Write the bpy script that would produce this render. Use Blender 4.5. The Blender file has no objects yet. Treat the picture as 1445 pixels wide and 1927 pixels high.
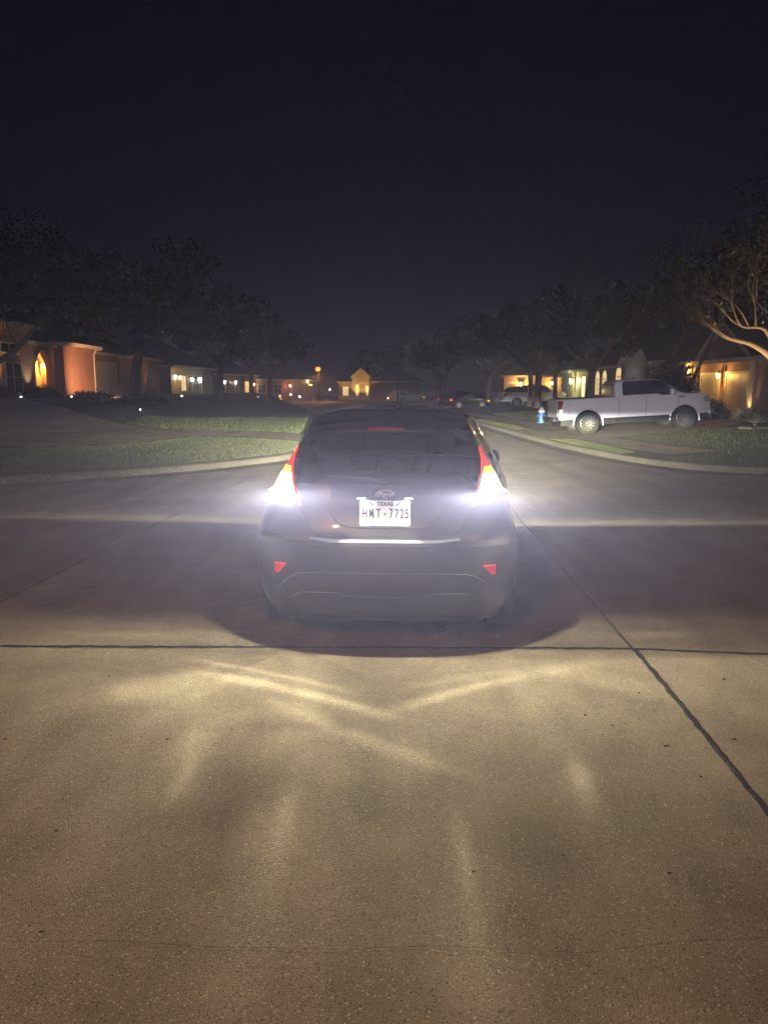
import bpy, bmesh, math, random
from mathutils import Vector, Matrix
random.seed(7)
PI = math.pi
scene = bpy.context.scene
COL = scene.collection
R = math.radians

# ------------------------------------------------------------------ helpers
def sstep(a, b, x):
    t = max(0.0, min(1.0, (x - a) / (b - a)))
    return t * t * (3 - 2 * t)

def lerp_table(tab, x):
    if x <= tab[0][0]: return tab[0][1]
    for (a, va), (b, vb) in zip(tab, tab[1:]):
        if x <= b:
            return va + (vb - va) * (x - a) / (b - a)
    return tab[-1][1]

def link(o, parent=None):
    COL.objects.link(o)
    if parent is not None: o.parent = parent
    return o

def tag(o, label=None, cat=None, group=None, kind=None):
    if label: o['label'] = label
    if cat: o['category'] = cat
    if group: o['group'] = group
    if kind: o['kind'] = kind
    return o

def thing(name, label, cat, loc=(0, 0, 0), rot=(0, 0, 0), group=None):
    o = bpy.data.objects.new(name, None)
    o.empty_display_size = 0.2
    o.location = loc; o.rotation_euler = rot
    link(o)
    return tag(o, label, cat, group)

class MB:
    """collects verts and faces for one mesh object"""
    def __init__(s):
        s.v = []; s.f = []; s.m = []
    def add(s, vs, fs, mi=0):
        n = len(s.v); s.v += [tuple(p) for p in vs]
        s.f += [tuple(i + n for i in f) for f in fs]; s.m += [mi] * len(fs)
    def box(s, x0, x1, y0, y1, z0, z1, mi=0, M=None):
        vs = [Vector(p) for p in ((x0,y0,z0),(x1,y0,z0),(x1,y1,z0),(x0,y1,z0),(x0,y0,z1),(x1,y0,z1),(x1,y1,z1),(x0,y1,z1))]
        if M is not None: vs = [M @ p for p in vs]
        s.add(vs, [(0,3,2,1),(4,5,6,7),(0,1,5,4),(1,2,6,5),(2,3,7,6),(3,0,4,7)], mi)
    def quad(s, a, b, c, d, mi=0): s.add([a, b, c, d], [(0,1,2,3)], mi)
    def tube(s, pts, rad, n=8, mi=0, cap=True):
        pts = [Vector(p) for p in pts]
        if not isinstance(rad, (list, tuple)): rad = [rad] * len(pts)
        vs = []; fs = []
        up = Vector((0.13, 0.21, 1)).normalized()
        for i, p in enumerate(pts):
            t = (pts[min(i+1, len(pts)-1)] - pts[max(i-1, 0)])
            t = t.normalized() if t.length > 1e-9 else Vector((0,0,1))
            a = t.cross(up)
            if a.length < 1e-3: a = t.cross(Vector((1,0,0)))
            a.normalize(); b = t.cross(a)
            for k in range(n):
                th = 2*PI*k/n
                vs.append(p + (a*math.cos(th) + b*math.sin(th)) * rad[i])
        for i in range(len(pts)-1):
            for k in range(n):
                k2 = (k+1) % n
                fs.append((i*n+k, i*n+k2, (i+1)*n+k2, (i+1)*n+k))
        if cap:
            fs.append(tuple(range(n))[::-1]); fs.append(tuple((len(pts)-1)*n + k for k in range(n)))
        s.add(vs, fs, mi)
    def lathe(s, prof, n=20, mi=0, M=None):
        """prof: (r, z) list about local z"""
        vs = []; fs = []
        for r, z in prof:
            for k in range(n):
                p = Vector((r*math.cos(2*PI*k/n), r*math.sin(2*PI*k/n), z))
                vs.append(M @ p if M is not None else p)
        for i in range(len(prof)-1):
            for k in range(n):
                k2 = (k+1) % n
                fs.append((i*n+k, i*n+k2, (i+1)*n+k2, (i+1)*n+k))
        s.add(vs, fs, mi)
    def grid(s, rows, mi=0, closed=False):
        nr = len(rows); nc = len(rows[0]); vs = [p for r in rows for p in r]; fs = []
        for i in range(nr-1):
            for j in range(nc if closed else nc-1):
                j2 = (j+1) % nc
                fs.append((i*nc+j, i*nc+j2, (i+1)*nc+j2, (i+1)*nc+j))
        s.add(vs, fs, mi)
    def prism(s, poly, y0, y1, mi=0, M=None):
        """poly: (x, z) outline extruded along y"""
        n = len(poly)
        vs = [Vector((x, y0, z)) for x, z in poly] + [Vector((x, y1, z)) for x, z in poly]
        if M is not None: vs = [M @ p for p in vs]
        fs = [(i, (i+1) % n, n+(i+1) % n, n+i) for i in range(n)]
        fs += [tuple(range(n))[::-1], tuple(range(n, 2*n))]
        s.add(vs, fs, mi)
    def build(s, name, mats, parent=None, smooth=False, bevel=0.0, fix=True):
        me = bpy.data.meshes.new(name)
        me.from_pydata(s.v, [], s.f)
        if not isinstance(mats, (list, tuple)): mats = [mats]
        for m in mats: me.materials.append(m)
        me.polygons.foreach_set('material_index', s.m)
        if fix:
            bm = bmesh.new(); bm.from_mesh(me)
            bmesh.ops.remove_doubles(bm, verts=bm.verts, dist=1e-5)
            bmesh.ops.recalc_face_normals(bm, faces=bm.faces)
            bm.to_mesh(me); bm.free()
        me.update()
        if smooth:
            try: me.shade_smooth()
            except Exception: me.polygons.foreach_set('use_smooth', [True]*len(me.polygons))
            try: me.set_sharp_from_angle(angle=R(38 if smooth is True else smooth))
            except Exception: pass
        o = bpy.data.objects.new(name, me)
        link(o, parent)
        if bevel:
            b = o.modifiers.new('bevel', 'BEVEL'); b.width = bevel; b.segments = 2; b.limit_method = 'ANGLE'; b.angle_limit = R(40)
        return o

def text_mesh(mb, txt, size, M, sx=1.0, depth=0.0012, shear=0.0, mi=0, align='CENTER', bold=0.0):
    cu = bpy.data.curves.new('lettering', 'FONT')
    cu.body = txt; cu.size = size; cu.align_x = align; cu.align_y = 'CENTER'
    cu.extrude = depth; cu.shear = shear; cu.offset = bold; cu.resolution_u = 3
    o = bpy.data.objects.new('lettering', cu); COL.objects.link(o)
    dg = bpy.context.evaluated_depsgraph_get()
    me = bpy.data.meshes.new_from_object(o.evaluated_get(dg))
    S = Matrix.Diagonal((sx, 1, 1, 1))
    mb.add([M @ (S @ v.co) for v in me.vertices], [tuple(p.vertices) for p in me.polygons], mi)
    bpy.data.objects.remove(o); bpy.data.meshes.remove(me); bpy.data.curves.remove(cu)

# ------------------------------------------------------------------ materials
class NT:
    def __init__(s, tree): s.t = tree
    def n(s, typ, **kw):
        nd = s.t.nodes.new(typ)
        for k, v in kw.items(): setattr(nd, k, v)
        return nd
    def l(s, a, b): s.t.links.new(a, b)

def mat(name, color=(.5,.5,.5), rough=.6, metal=0.0, emit=None, estr=0.0, var=0.15, vscale=6.0, bump=0.0, bscale=60.0, coat=0.0, spec=0.5, sample=True):
    m = bpy.data.materials.new(name); m.use_nodes = True
    t = NT(m.node_tree); bs = m.node_tree.nodes['Principled BSDF']
    bs.inputs['Roughness'].default_value = rough; bs.inputs['Metallic'].default_value = metal
    bs.inputs['Specular IOR Level'].default_value = spec
    bs.inputs['Coat Weight'].default_value = coat; bs.inputs['Coat Roughness'].default_value = .04
    tc = t.n('ShaderNodeTexCoord')
    nz = t.n('ShaderNodeTexNoise'); nz.inputs['Scale'].default_value = vscale; nz.inputs['Detail'].default_value = 5
    t.l(tc.outputs['Object'], nz.inputs['Vector'])
    mx = t.n('ShaderNodeMix', data_type='RGBA')
    mx.inputs[6].default_value = tuple(c*(1-var) for c in color) + (1,)
    mx.inputs[7].default_value = tuple(min(1, c*(1+var)) for c in color) + (1,)
    t.l(nz.outputs['Fac'], mx.inputs[0]); t.l(mx.outputs[2], bs.inputs['Base Color'])
    if bump:
        n2 = t.n('ShaderNodeTexNoise'); n2.inputs['Scale'].default_value = bscale; n2.inputs['Detail'].default_value = 4
        t.l(tc.outputs['Object'], n2.inputs['Vector'])
        bp = t.n('ShaderNodeBump'); bp.inputs['Strength'].default_value = bump; bp.inputs['Distance'].default_value = .02
        t.l(n2.outputs['Fac'], bp.inputs['Height']); t.l(bp.outputs['Normal'], bs.inputs['Normal'])
    if emit:
        bs.inputs['Emission Color'].default_value = tuple(emit) + (1,)
        bs.inputs['Emission Strength'].default_value = estr
        if not sample: m.cycles.emission_sampling = 'NONE'
    return m

def brick_mat(name, c1, c2, mortar, scale=1.0):
    m = bpy.data.materials.new(name); m.use_nodes = True
    t = NT(m.node_tree); bs = m.node_tree.nodes['Principled BSDF']; bs.inputs['Roughness'].default_value = .85
    tc = t.n('ShaderNodeTexCoord'); sp = t.n('ShaderNodeSeparateXYZ'); t.l(tc.outputs['Object'], sp.inputs[0])
    ad = t.n('ShaderNodeMath', operation='ADD'); t.l(sp.outputs['X'], ad.inputs[0]); t.l(sp.outputs['Y'], ad.inputs[1])
    cb = t.n('ShaderNodeCombineXYZ'); t.l(ad.outputs[0], cb.inputs['X']); t.l(sp.outputs['Z'], cb.inputs['Y'])
    b = t.n('ShaderNodeTexBrick'); b.inputs['Scale'].default_value = scale
    b.inputs['Brick Width'].default_value = .28; b.inputs['Row Height'].default_value = .095; b.inputs['Mortar Size'].default_value = .012
    b.inputs['Color1'].default_value = c1 + (1,); b.inputs['Color2'].default_value = c2 + (1,); b.inputs['Mortar'].default_value = mortar + (1,)
    t.l(cb.outputs[0], b.inputs['Vector'])
    nz = t.n('ShaderNodeTexNoise'); nz.inputs['Scale'].default_value = 1.3; nz.inputs['Detail'].default_value = 6; t.l(tc.outputs['Object'], nz.inputs['Vector'])
    mx = t.n('ShaderNodeMix', data_type='RGBA', blend_type='MULTIPLY'); mx.inputs[0].default_value = .6
    t.l(b.outputs['Color'], mx.inputs[6]); t.l(nz.outputs['Color'], mx.inputs[7]); t.l(mx.outputs[2], bs.inputs['Base Color'])
    bp = t.n('ShaderNodeBump'); bp.inputs['Strength'].default_value = .6; bp.inputs['Distance'].default_value = .01; bp.invert = True
    t.l(b.outputs['Fac'], bp.inputs['Height']); t.l(bp.outputs['Normal'], bs.inputs['Normal'])
    return m

def shingle_mat(name, c):
    m = mat(name, c, .9, var=.3, vscale=3, bump=.5, bscale=25); return m

def glass_mat(name, tint=(.12,.12,.14), rough=.02, body=.0):
    m = bpy.data.materials.new(name); m.use_nodes = True
    t = NT(m.node_tree); nd = m.node_tree.nodes
    for x in list(nd): nd.remove(x)
    out = t.n('ShaderNodeOutputMaterial'); tr = t.n('ShaderNodeBsdfTransparent'); tr.inputs[0].default_value = tint + (1,)
    gl = t.n('ShaderNodeBsdfGlossy'); gl.inputs['Roughness'].default_value = rough
    nz = t.n('ShaderNodeTexNoise'); nz.inputs['Scale'].default_value = 9
    mp = t.n('ShaderNodeMapRange'); mp.inputs[3].default_value = rough; mp.inputs[4].default_value = rough + .08
    t.l(nz.outputs['Fac'], mp.inputs[0]); t.l(mp.outputs[0], gl.inputs['Roughness'])
    fr = t.n('ShaderNodeFresnel'); fr.inputs[0].default_value = 1.5
    mx = t.n('ShaderNodeMixShader'); t.l(fr.outputs[0], mx.inputs[0]); t.l(tr.outputs[0], mx.inputs[1]); t.l(gl.outputs[0], mx.inputs[2])
    t.l(mx.outputs[0], out.inputs[0]); return m

def concrete_mat(name, base=(.25,.22,.19), agg=True, fine=1.0):
    m = bpy.data.materials.new(name); m.use_nodes = True
    t = NT(m.node_tree); bs = m.node_tree.nodes['Principled BSDF']
    bs.inputs['Roughness'].default_value = .78
    tc = t.n('ShaderNodeTexCoord'); P = tc.outputs['Object']
    def noise(sc, det=4, rough=.6):
        n = t.n('ShaderNodeTexNoise'); n.inputs['Scale'].default_value = sc; n.inputs['Detail'].default_value = det; n.inputs['Roughness'].default_value = rough
        t.l(P, n.inputs['Vector']); return n.outputs['Fac']
    def mr(s, a, b, c, d):
        n = t.n('ShaderNodeMapRange'); n.inputs[1].default_value = a; n.inputs[2].default_value = b; n.inputs[3].default_value = c; n.inputs[4].default_value = d
        t.l(s, n.inputs[0]); return n.outputs[0]
    def mul(a, b):
        n = t.n('ShaderNodeMath', operation='MULTIPLY'); t.l(a, n.inputs[0]); t.l(b, n.inputs[1]); return n.outputs[0]
    stain = mr(noise(.75, 7, .68), .3, .7, .70, 1.24)
    blot = mr(noise(3.1, 7, .7), .25, .75, .8, 1.18)
    grain = mr(noise(190*fine, 3, .75), .32, .68, .5, 1.5)
    mpg = t.n('ShaderNodeMapping'); mpg.inputs['Scale'].default_value = (2.2, .16, 1); mpg.inputs['Rotation'].default_value = (0, 0, .06); t.l(P, mpg.inputs[0])
    nw = t.n('ShaderNodeTexNoise'); nw.inputs['Scale'].default_value = 1.0; nw.inputs['Detail'].default_value = 5; t.l(mpg.outputs[0], nw.inputs['Vector'])
    wear = mr(nw.outputs['Fac'], .35, .65, .84, 1.1)
    k = mul(mul(mul(stain, wear), blot), grain)
    v = t.n('ShaderNodeTexVoronoi'); v.inputs['Scale'].default_value = 210*fine; t.l(P, v.inputs['Vector'])
    sp = t.n('ShaderNodeSeparateColor'); t.l(v.outputs['Color'], sp.inputs[0])
    pale = mr(sp.outputs[0], .955, .985, 0, 1)
    dark = mr(sp.outputs[1], .88, .95, 1, .45)
    k = mul(k, dark)
    vm = t.n('ShaderNodeMix', data_type='RGBA', blend_type='MULTIPLY'); vm.inputs[0].default_value = 1; vm.inputs[6].default_value = base + (1,)
    cc = t.n('ShaderNodeCombineColor'); [t.l(k, cc.inputs[i]) for i in range(3)]; t.l(cc.outputs[0], vm.inputs[7])
    v2 = t.n('ShaderNodeMix', data_type='RGBA'); v2.inputs[7].default_value = (.62,.58,.5,1); t.l(pale, v2.inputs[0]); t.l(vm.outputs[2], v2.inputs[6])  # pale quartz grains, their sparkle put in as brighter colour
    t.l(v2.outputs[2], bs.inputs['Base Color'])
    # aggregate relief, plus a few glassy quartz grains
    h = t.n('ShaderNodeMath', operation='ADD'); t.l(mr(v.outputs['Distance'], 0, .7, 1, 0), h.inputs[0]); t.l(mr(noise(260*fine, 3), 0, 1, 0, 1.2), h.inputs[1])
    bp = t.n('ShaderNodeBump'); bp.inputs['Strength'].default_value = .95 if agg else .4; bp.inputs['Distance'].default_value = .006
    t.l(h.outputs[0], bp.inputs['Height']); t.l(bp.outputs['Normal'], bs.inputs['Normal'])
    t.l(mr(pale, 0, 1, .8, .22), bs.inputs['Roughness'])
    return m

def leaf_mat(name, c):
    m = mat(name, c, .55, var=.5, vscale=1.7); return m

M_ = {}
M_['road'] = concrete_mat('street concrete', (.29,.252,.212))
M_['walk'] = concrete_mat('walk concrete', (.36,.31,.27), False, .4)
M_['kerb'] = concrete_mat('kerb concrete', (.13,.12,.105), False, .5)
M_['tar'] = mat('joint tar', (.018,.018,.02), .55, var=.4, vscale=30, bump=.6, bscale=90)
M_['soil'] = mat('far ground', (.05,.055,.035), .95, var=.4, vscale=.3)
M_['lawn'] = mat('lawn soil', (.075,.085,.045), .95, var=.45, vscale=1.5, bump=.8, bscale=30)
M_['blade'] = mat('grass blade', (.085,.10,.045), .6, var=.55, vscale=1.2)
M_['dark'] = mat('black plastic', (.012,.012,.013), .5, var=.2, bump=.15, bscale=300)
M_['paint'] = mat('dark grey paint', (.014,.0145,.018), .34, 0.1, var=.45, vscale=14, bump=.03, bscale=220, coat=.7)
M_['white_paint'] = mat('white car paint', (.85,.84,.81), .3, var=.05, vscale=1.5, coat=.7)
M_['ledge'] = mat('plate lit bumper top', (.12,.13,.18), .6, var=.35, vscale=30, bump=.2)  # paler and bluer than the body: plate lamp light put into the colour
M_['silver_paint'] = mat('silver car paint', (.5,.5,.5), .35, .4, var=.05, coat=.6)
M_['navy_paint'] = mat('near black car paint', (.012,.013,.018), .25, var=.1, coat=.9)
M_['glass'] = glass_mat('tinted car glass', (.30,.31,.34))
M_['dkglass'] = mat('dark window glass', (.012,.013,.018), .06, var=.2)
M_['rubber'] = mat('tyre rubber', (.016,.016,.017), .8, var=.3, bump=.3)
M_['alloy'] = mat('alloy wheel', (.62,.62,.63), .28, .9, var=.1)
M_['dull_rim'] = mat('dull alloy wheel', (.16,.16,.165), .45, .6, var=.4)
M_['chrome'] = mat('bright chrome', (.8,.8,.82), .12, 1.0, var=.05)
M_['fabric'] = mat('seat cloth', (.03,.03,.035), .9, var=.3, bump=.3, bscale=200)
M_['red_lens'] = mat('red lens', (.45,.015,.012), .12, var=.1, emit=(1,.06,.04), estr=1.3, coat=1)
M_['red_reflector'] = mat('red reflector', (.26,.016,.022), .2, var=.15, emit=(1,.05,.08), estr=.008, coat=1)  # faint glow put into the reflector, which is no lamp
M_['red_dim'] = mat('unlit red lamp', (.35,.015,.015), .15, var=.1, coat=1)
M_['red_glow'] = mat('lit red lamp', (.5,.02,.01), .2, emit=(1,.2,.06), estr=1.1, var=.1)
M_['amber_lens'] = mat('lit amber lens', (.8,.4,.05), .2, emit=(1,.46,.06), estr=2.6, var=.15)
M_['white_lens'] = mat('lit white lens', (.9,.9,.85), .2, emit=(1,.80,.36), estr=42, var=.03)
M_['clear_lens'] = mat('clear lamp lens', (.6,.6,.6), .1, .5, var=.1, coat=1)
M_['head_lens'] = mat('lit headlamp lens', (.9,.9,.9), .2, emit=(1,.95,.8), estr=10, var=.03)
M_['plate_white'] = mat('plate sheet', (.80,.81,.80), .35, var=.06, vscale=40)
M_['plate_ink'] = mat('plate ink', (.02,.025,.032), .5, var=.2)
M_['badge'] = mat('badge field', (.05,.055,.08), .3, var=.1)
M_['badge_rim'] = mat('badge rim', (.6,.6,.6), .4, .7, var=.1)
M_['plate_lens'] = mat('plate lamp lens', (.9,.9,.9), .2, emit=(.75,.85,1), estr=14, var=.03)
M_['brick'] = brick_mat('red brown brick', (.36,.155,.10), (.44,.21,.14), (.40,.32,.26))
M_['tan_brick'] = brick_mat('tan brick', (.44,.33,.22), (.50,.38,.26), (.45,.40,.33))
M_['stone'] = mat('pale rubble stone', (.45,.40,.34), .9, var=.65, vscale=2.6, bump=.8, bscale=6)
M_['trim'] = mat('pale painted trim', (.62,.57,.50), .6, var=.1)
M_['garage'] = mat('garage door paint', (.50,.46,.40), .5, var=.08, bump=.1, bscale=20)
M_['roof'] = shingle_mat('roof shingle', (.055,.05,.048))
M_['win_dark'] = mat('house window glass', (.015,.017,.022), .08, var=.2)
M_['win_lit'] = mat('lit curtain window', (.7,.6,.45), .5, emit=(1,.72,.34), estr=.9, var=.4, vscale=3, sample=False)
M_['bark'] = mat('oak bark', (.17,.135,.10), .95, var=.45, vscale=9, bump=1.0, bscale=22)
M_['leaf'] = leaf_mat('oak leaf', (.035,.037,.02))
M_['leaf2'] = leaf_mat('evergreen leaf', (.028,.033,.02))
M_['iron'] = mat('black iron', (.02,.02,.02), .5, .3, var=.2)
M_['hyd_blue'] = mat('blue hydrant paint', (.06,.16,.42), .45, var=.2, vscale=14, bump=.2)
M_['hyd_white'] = mat('white hydrant paint', (.75,.75,.72), .45, var=.1)
M_['debris'] = mat('dry leaf scrap', (.03,.022,.015), .9, var=.4)
def emat(name, c, s, sample=False): return mat(name, (.8,.8,.8), .4, emit=c, estr=s, var=.02, sample=sample)
M_['lamp_orange'] = emat('sodium lamp glow', (1,.36,.05), 2.6)
M_['lamp_warm'] = emat('warm lantern glow', (1,.58,.14), 5)
M_['lamp_yellow'] = emat('yellow lamp glow', (1,.74,.28), 5)
M_['lamp_white'] = emat('white lamp glow', (.95,1,.95), 14)

# ------------------------------------------------------------------ node expression maths (for lamp lens patterns)
class X:
    tree = None
    def __init__(s, sock): s.s = sock
    @staticmethod
    def op(o, *a):
        n = X.tree.nodes.new('ShaderNodeMath'); n.operation = o
        for i, v in enumerate(a):
            if isinstance(v, X): X.tree.links.new(v.s, n.inputs[i])
            else: n.inputs[i].default_value = float(v)
        return X(n.outputs[0])
    def __add__(a, b): return X.op('ADD', a, b)
    __radd__ = __add__
    def __sub__(a, b): return X.op('SUBTRACT', a, b)
    def __rsub__(a, b): return X.op('SUBTRACT', b, a)
    def __mul__(a, b): return X.op('MULTIPLY', a, b)
    __rmul__ = __mul__
    def __truediv__(a, b): return X.op('DIVIDE', a, b)
    def __rtruediv__(a, b): return X.op('DIVIDE', b, a)
def xsmooth(a, b, v):
    n = X.tree.nodes.new('ShaderNodeMapRange'); n.interpolation_type = 'SMOOTHSTEP'
    X.tree.links.new(v.s, n.inputs[0]); n.inputs[1].default_value = a; n.inputs[2].default_value = b
    return X(n.outputs[0])
def xnoise(a, b, c):
    cb = X.tree.nodes.new('ShaderNodeCombineXYZ'); n = X.tree.nodes.new('ShaderNodeTexNoise')
    for i, v in enumerate((a, b, c)):
        if isinstance(v, X): X.tree.links.new(v.s, cb.inputs[i])
        else: cb.inputs[i].default_value = v
    n.inputs['Scale'].default_value = 1.0; n.inputs['Detail'].default_value = 2.0
    X.tree.links.new(cb.outputs[0], n.inputs['Vector'])
    return X(n.outputs['Fac'])
def xmax(a, b): return X.op('MAXIMUM', a, b)
def xmin(a, b): return X.op('MINIMUM', a, b)
def xabs(a): return X.op('ABSOLUTE', a)
def xpow(a, b): return X.op('POWER', a, b)
def xgauss(t, s): 
    q = t * (1.0/s)
    return X.op('EXPONENT', (q*q) * -1.0)

def point(name, loc, color, I, rad=.03, parent=None):
    L = bpy.data.lights.new(name, 'POINT'); L.color = color; L.energy = I * 39.478; L.shadow_soft_size = rad
    o = bpy.data.objects.new(name, L); o.location = loc; link(o, parent); return o

def lamp_tree(L):
    L.use_nodes = True
    t = L.node_tree; X.tree = t
    em = [n for n in t.nodes if n.type == 'EMISSION'][0]
    g = t.nodes.new('ShaderNodeNewGeometry'); s = t.nodes.new('ShaderNodeSeparateXYZ')
    t.links.new(g.outputs['Incoming'], s.inputs[0])
    return t, em, X(s.outputs[0]), X(s.outputs[1]), X(s.outputs[2])

# ------------------------------------------------------------------ camera, world
cam = bpy.data.cameras.new('camera'); camo = bpy.data.objects.new('camera', cam); link(camo)
cam.sensor_fit = 'VERTICAL'; cam.sensor_height = 24; cam.lens = 24*1447/1927
cam.clip_end = 4000; cam.clip_start = .05
camo.location = (0, 0, 1.6); camo.rotation_euler = (R(90-8.97), 0, 0)
scene.camera = camo

GLARE_FOG = 0.0045  # mist density; the mist is added to stand in for lens glare
w = bpy.data.worlds.new('World'); scene.world = w; w.use_nodes = True
wt = NT(w.node_tree); bg = w.node_tree.nodes['Background']; wo = w.node_tree.nodes['World Output']
sky = wt.n('ShaderNodeTexSky'); sky.sky_type = 'NISHITA'; sky.sun_disc = False; sky.sun_elevation = R(-4); sky.sun_rotation = R(200)
wt.l(sky.outputs[0], bg.inputs['Color']); bg.inputs['Strength'].default_value = .05
vs = wt.n('ShaderNodeVolumeScatter'); vs.inputs['Color'].default_value = (.64,.68,1,1); vs.inputs['Density'].default_value = GLARE_FOG; vs.inputs['Anisotropy'].default_value = .62
ve = wt.n('ShaderNodeEmission'); ve.inputs['Color'].default_value = (.0008,.0010,.0042,1); ve.inputs['Strength'].default_value = GLARE_FOG  # glow of the added mist, standing in for the night sky
va = wt.n('ShaderNodeAddShader'); wt.l(vs.outputs[0], va.inputs[0]); wt.l(ve.outputs[0], va.inputs[1]); wt.l(va.outputs[0], wo.inputs['Volume'])

scene.view_settings.view_transform = 'Standard'; scene.view_settings.look = 'None'; scene.view_settings.exposure = 0
cy = scene.cycles
cy.use_denoising = True
try:
    cy.denoiser = 'OPENIMAGEDENOISE'; cy.denoising_input_passes = 'RGB_ALBEDO_NORMAL'
except Exception: pass
cy.max_bounces = 6; cy.diffuse_bounces = 2; cy.glossy_bounces = 3; cy.transmission_bounces = 4; cy.transparent_max_bounces = 12
cy.volume_bounces = 0
cy.sample_clamp_indirect = 3; cy.sample_clamp_direct = 0
cy.caustics_reflective = False; cy.caustics_refractive = False
cy.use_light_tree = True

# ------------------------------------------------------------------ setting: ground, street, kerbs, lawns
def zl(x, y): return .13 + 1.05*sstep(-8.5, -17.5, x)*sstep(20, 34, y) + .12*sstep(-5, -9, x)
def zr(x, y): return .12 + .22*sstep(6.2, 11, x)

mb = MB(); mb.quad((-1500,-1500,-.06),(1500,-1500,-.06),(1500,1500,-.06),(-1500,1500,-.06))
tag(mb.build('ground', M_['soil']), kind='structure')

def catmull(pts, n=6):
    out = []
    P = [Vector(p) for p in pts]
    for i in range(len(P)-1):
        p0 = P[max(i-1,0)]; p1 = P[i]; p2 = P[i+1]; p3 = P[min(i+2, len(P)-1)]
        for k in range(n):
            t = k/n
            out.append(.5*((2*p1) + (p2-p0)*t + (2*p0-5*p1+4*p2-p3)*t*t + (3*p1-p0-3*p2+p3)*t**3))
    out.append(P[-1]); return out

kerbL = catmull([(-60,6.0),(-30,8.6),(-14,10.9),(-9,12.1),(-6.62,13.16),(-5.5,13.9),(-4.33,14.85),(-3.2,16.2),(-2.15,18.1),(-1.8,20.5),(-2.1,24),(-2.8,30),(-3.6,40),(-5.2,55),(-8.5,75),(-15,100),(-30,130)])
kerbR = catmull([(60,9.5),(30,11.8),(16,13.3),(10.5,14.05),(7.5,14.75),(6.35,15.5),(5.78,16.6),(5.4,18.2),(5.08,20.5),(4.8,25),(4.66,30),(4.5,34),(4.26,39.4),(3.6,50),(2.4,64),(0,80),(-6,104),(-20,136)])
# street sheet covers the whole crossing; far bend included
mb = MB(); mb.quad((-70,-40,0),(70,-40,0),(70,22,0),(-70,22,0))
poly = [(p.x-.1, p.y) for p in kerbL if p.y > 21.9]; polr = [(p.x+.1, p.y) for p in kerbR if p.y > 21.9]
m_ = 60
def resample(pl, n):
    d = [0]
    for a, b in zip(pl, pl[1:]): d.append(d[-1] + math.hypot(b[0]-a[0], b[1]-a[1]))
    out = []
    for i in range(n):
        s = d[-1]*i/(n-1); j = 0
        while j < len(d)-2 and d[j+1] < s: j += 1
        t = (s-d[j])/max(1e-9, d[j+1]-d[j]); out.append((pl[j][0]+(pl[j+1][0]-pl[j][0])*t, pl[j][1]+(pl[j+1][1]-pl[j][1])*t))
    return out
pa = resample([(-2.0,22.0)]+poly, 50); pb = resample([(5.1,22.0)]+polr, 50)
mb.grid([[(a[0],a[1],0),(b[0],b[1],0)] for a, b in zip(pa, pb)])
tag(mb.build('road', M_['road'], fix=False), kind='structure')

def kerb_strip(path, side, name):
    """stepped kerb along a path; side=+1 land lies to the left of the walking direction"""
    mb = MB(); rows = []
    for i, p in enumerate(path):
        t = path[min(i+1,len(path)-1)] - path[max(i-1,0)]; t.normalize(); n = Vector((-t.y, t.x))*side
        def q(d, z): return (p.x+n.x*d, p.y+n.y*d, z)
        rows.append([q(-.45,.002), q(-.02,.012), q(.03,.10), q(.07,.125), q(.20,.13), q(.22,-.05)])
    mb.grid(rows)
    return tag(mb.build(name, M_['kerb'], smooth=True), kind='structure')
kerb_strip(kerbL, 1, 'kerb')
kerb_strip(kerbR, -1, 'kerb')

def lawn(path, side, zf, far, name):
    mb = MB(); rows = []
    for i, p in enumerate(path):
        t = path[min(i+1,len(path)-1)] - path[max(i-1,0)]; t.normalize(); n = Vector((-t.y, t.x))*side
        row = []
        a = Vector((p.x+n.x*.19, p.y+n.y*.19))
        b = Vector(far(p))
        for k in range(25):
            s = (k/24)**1.6
            q = a.lerp(b, s); row.append((q.x, q.y, zf(q.x, q.y) - (.02 if k == 0 else 0)))
        rows.append(row)
    mb.grid(rows)
    return tag(mb.build(name, M_['lawn'], smooth=True), kind='structure')
def farL(p): 
    return (-75, 14 + (p.y-6)*1.3) if p.y < 20 else (-75, p.y*1.4 + 5)
def farR(p): return (85, 16 + (p.y-9)*1.2)
lawn(kerbL, 1, zl, farL, 'lawn')
lawn(kerbR, -1, zr, farR, 'lawn')

def strip(name, A, B, zf, m, n=40, k=10, lift=.012):
    A = resample([tuple(p) for p in catmull(A, 5)], n); B = resample([tuple(p) for p in catmull(B, 5)], n)
    rows = []
    for a, b in zip(A, B):
        row = []
        for j in range(k+1):
            t = j/k; x = a[0]+(b[0]-a[0])*t; y = a[1]+(b[1]-a[1])*t
            row.append((x, y, zf(x, y)+lift))
        rows.append(row)
    mb = MB(); mb.grid(rows)
    return tag(mb.build(name, m, smooth=True), kind='structure')
strip('driveway', [(-26,15.6),(-13,17.2),(-9.0,18.2),(-7.4,19.9),(-6.6,22),(-6.2,24.2)], [(-32,40),(-20,36.5),(-17.3,34.9),(-13.7,33.1),(-10.2,29.8),(-7.4,27.2)], zl, M_['walk'], 60, 24, .03)
strip('pavement', [(-6.2,24.2),(-5.07,24.7),(-3.84,24.0),(-2.45,22.5)], [(-7.4,27.2),(-5.2,27.9),(-3.7,27.0),(-2.75,25.8)], zl, M_['walk'], 20, 6, .03)
strip('driveway', [(4.95,24.0),(8,24.2),(12,27),(16.2,34.4)], [(4.75,28.6),(8,29.5),(12,34),(16.2,41)], zr, M_['walk'], 40, 12, .03)
strip('pavement', [(6.6,17.6),(6.1,20),(5.95,22),(5.9,23.9)], [(7.9,18.0),(7.4,20.2),(7.2,22),(7.1,23.9)], zr, M_['walk'], 16, 4, .03)
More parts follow.
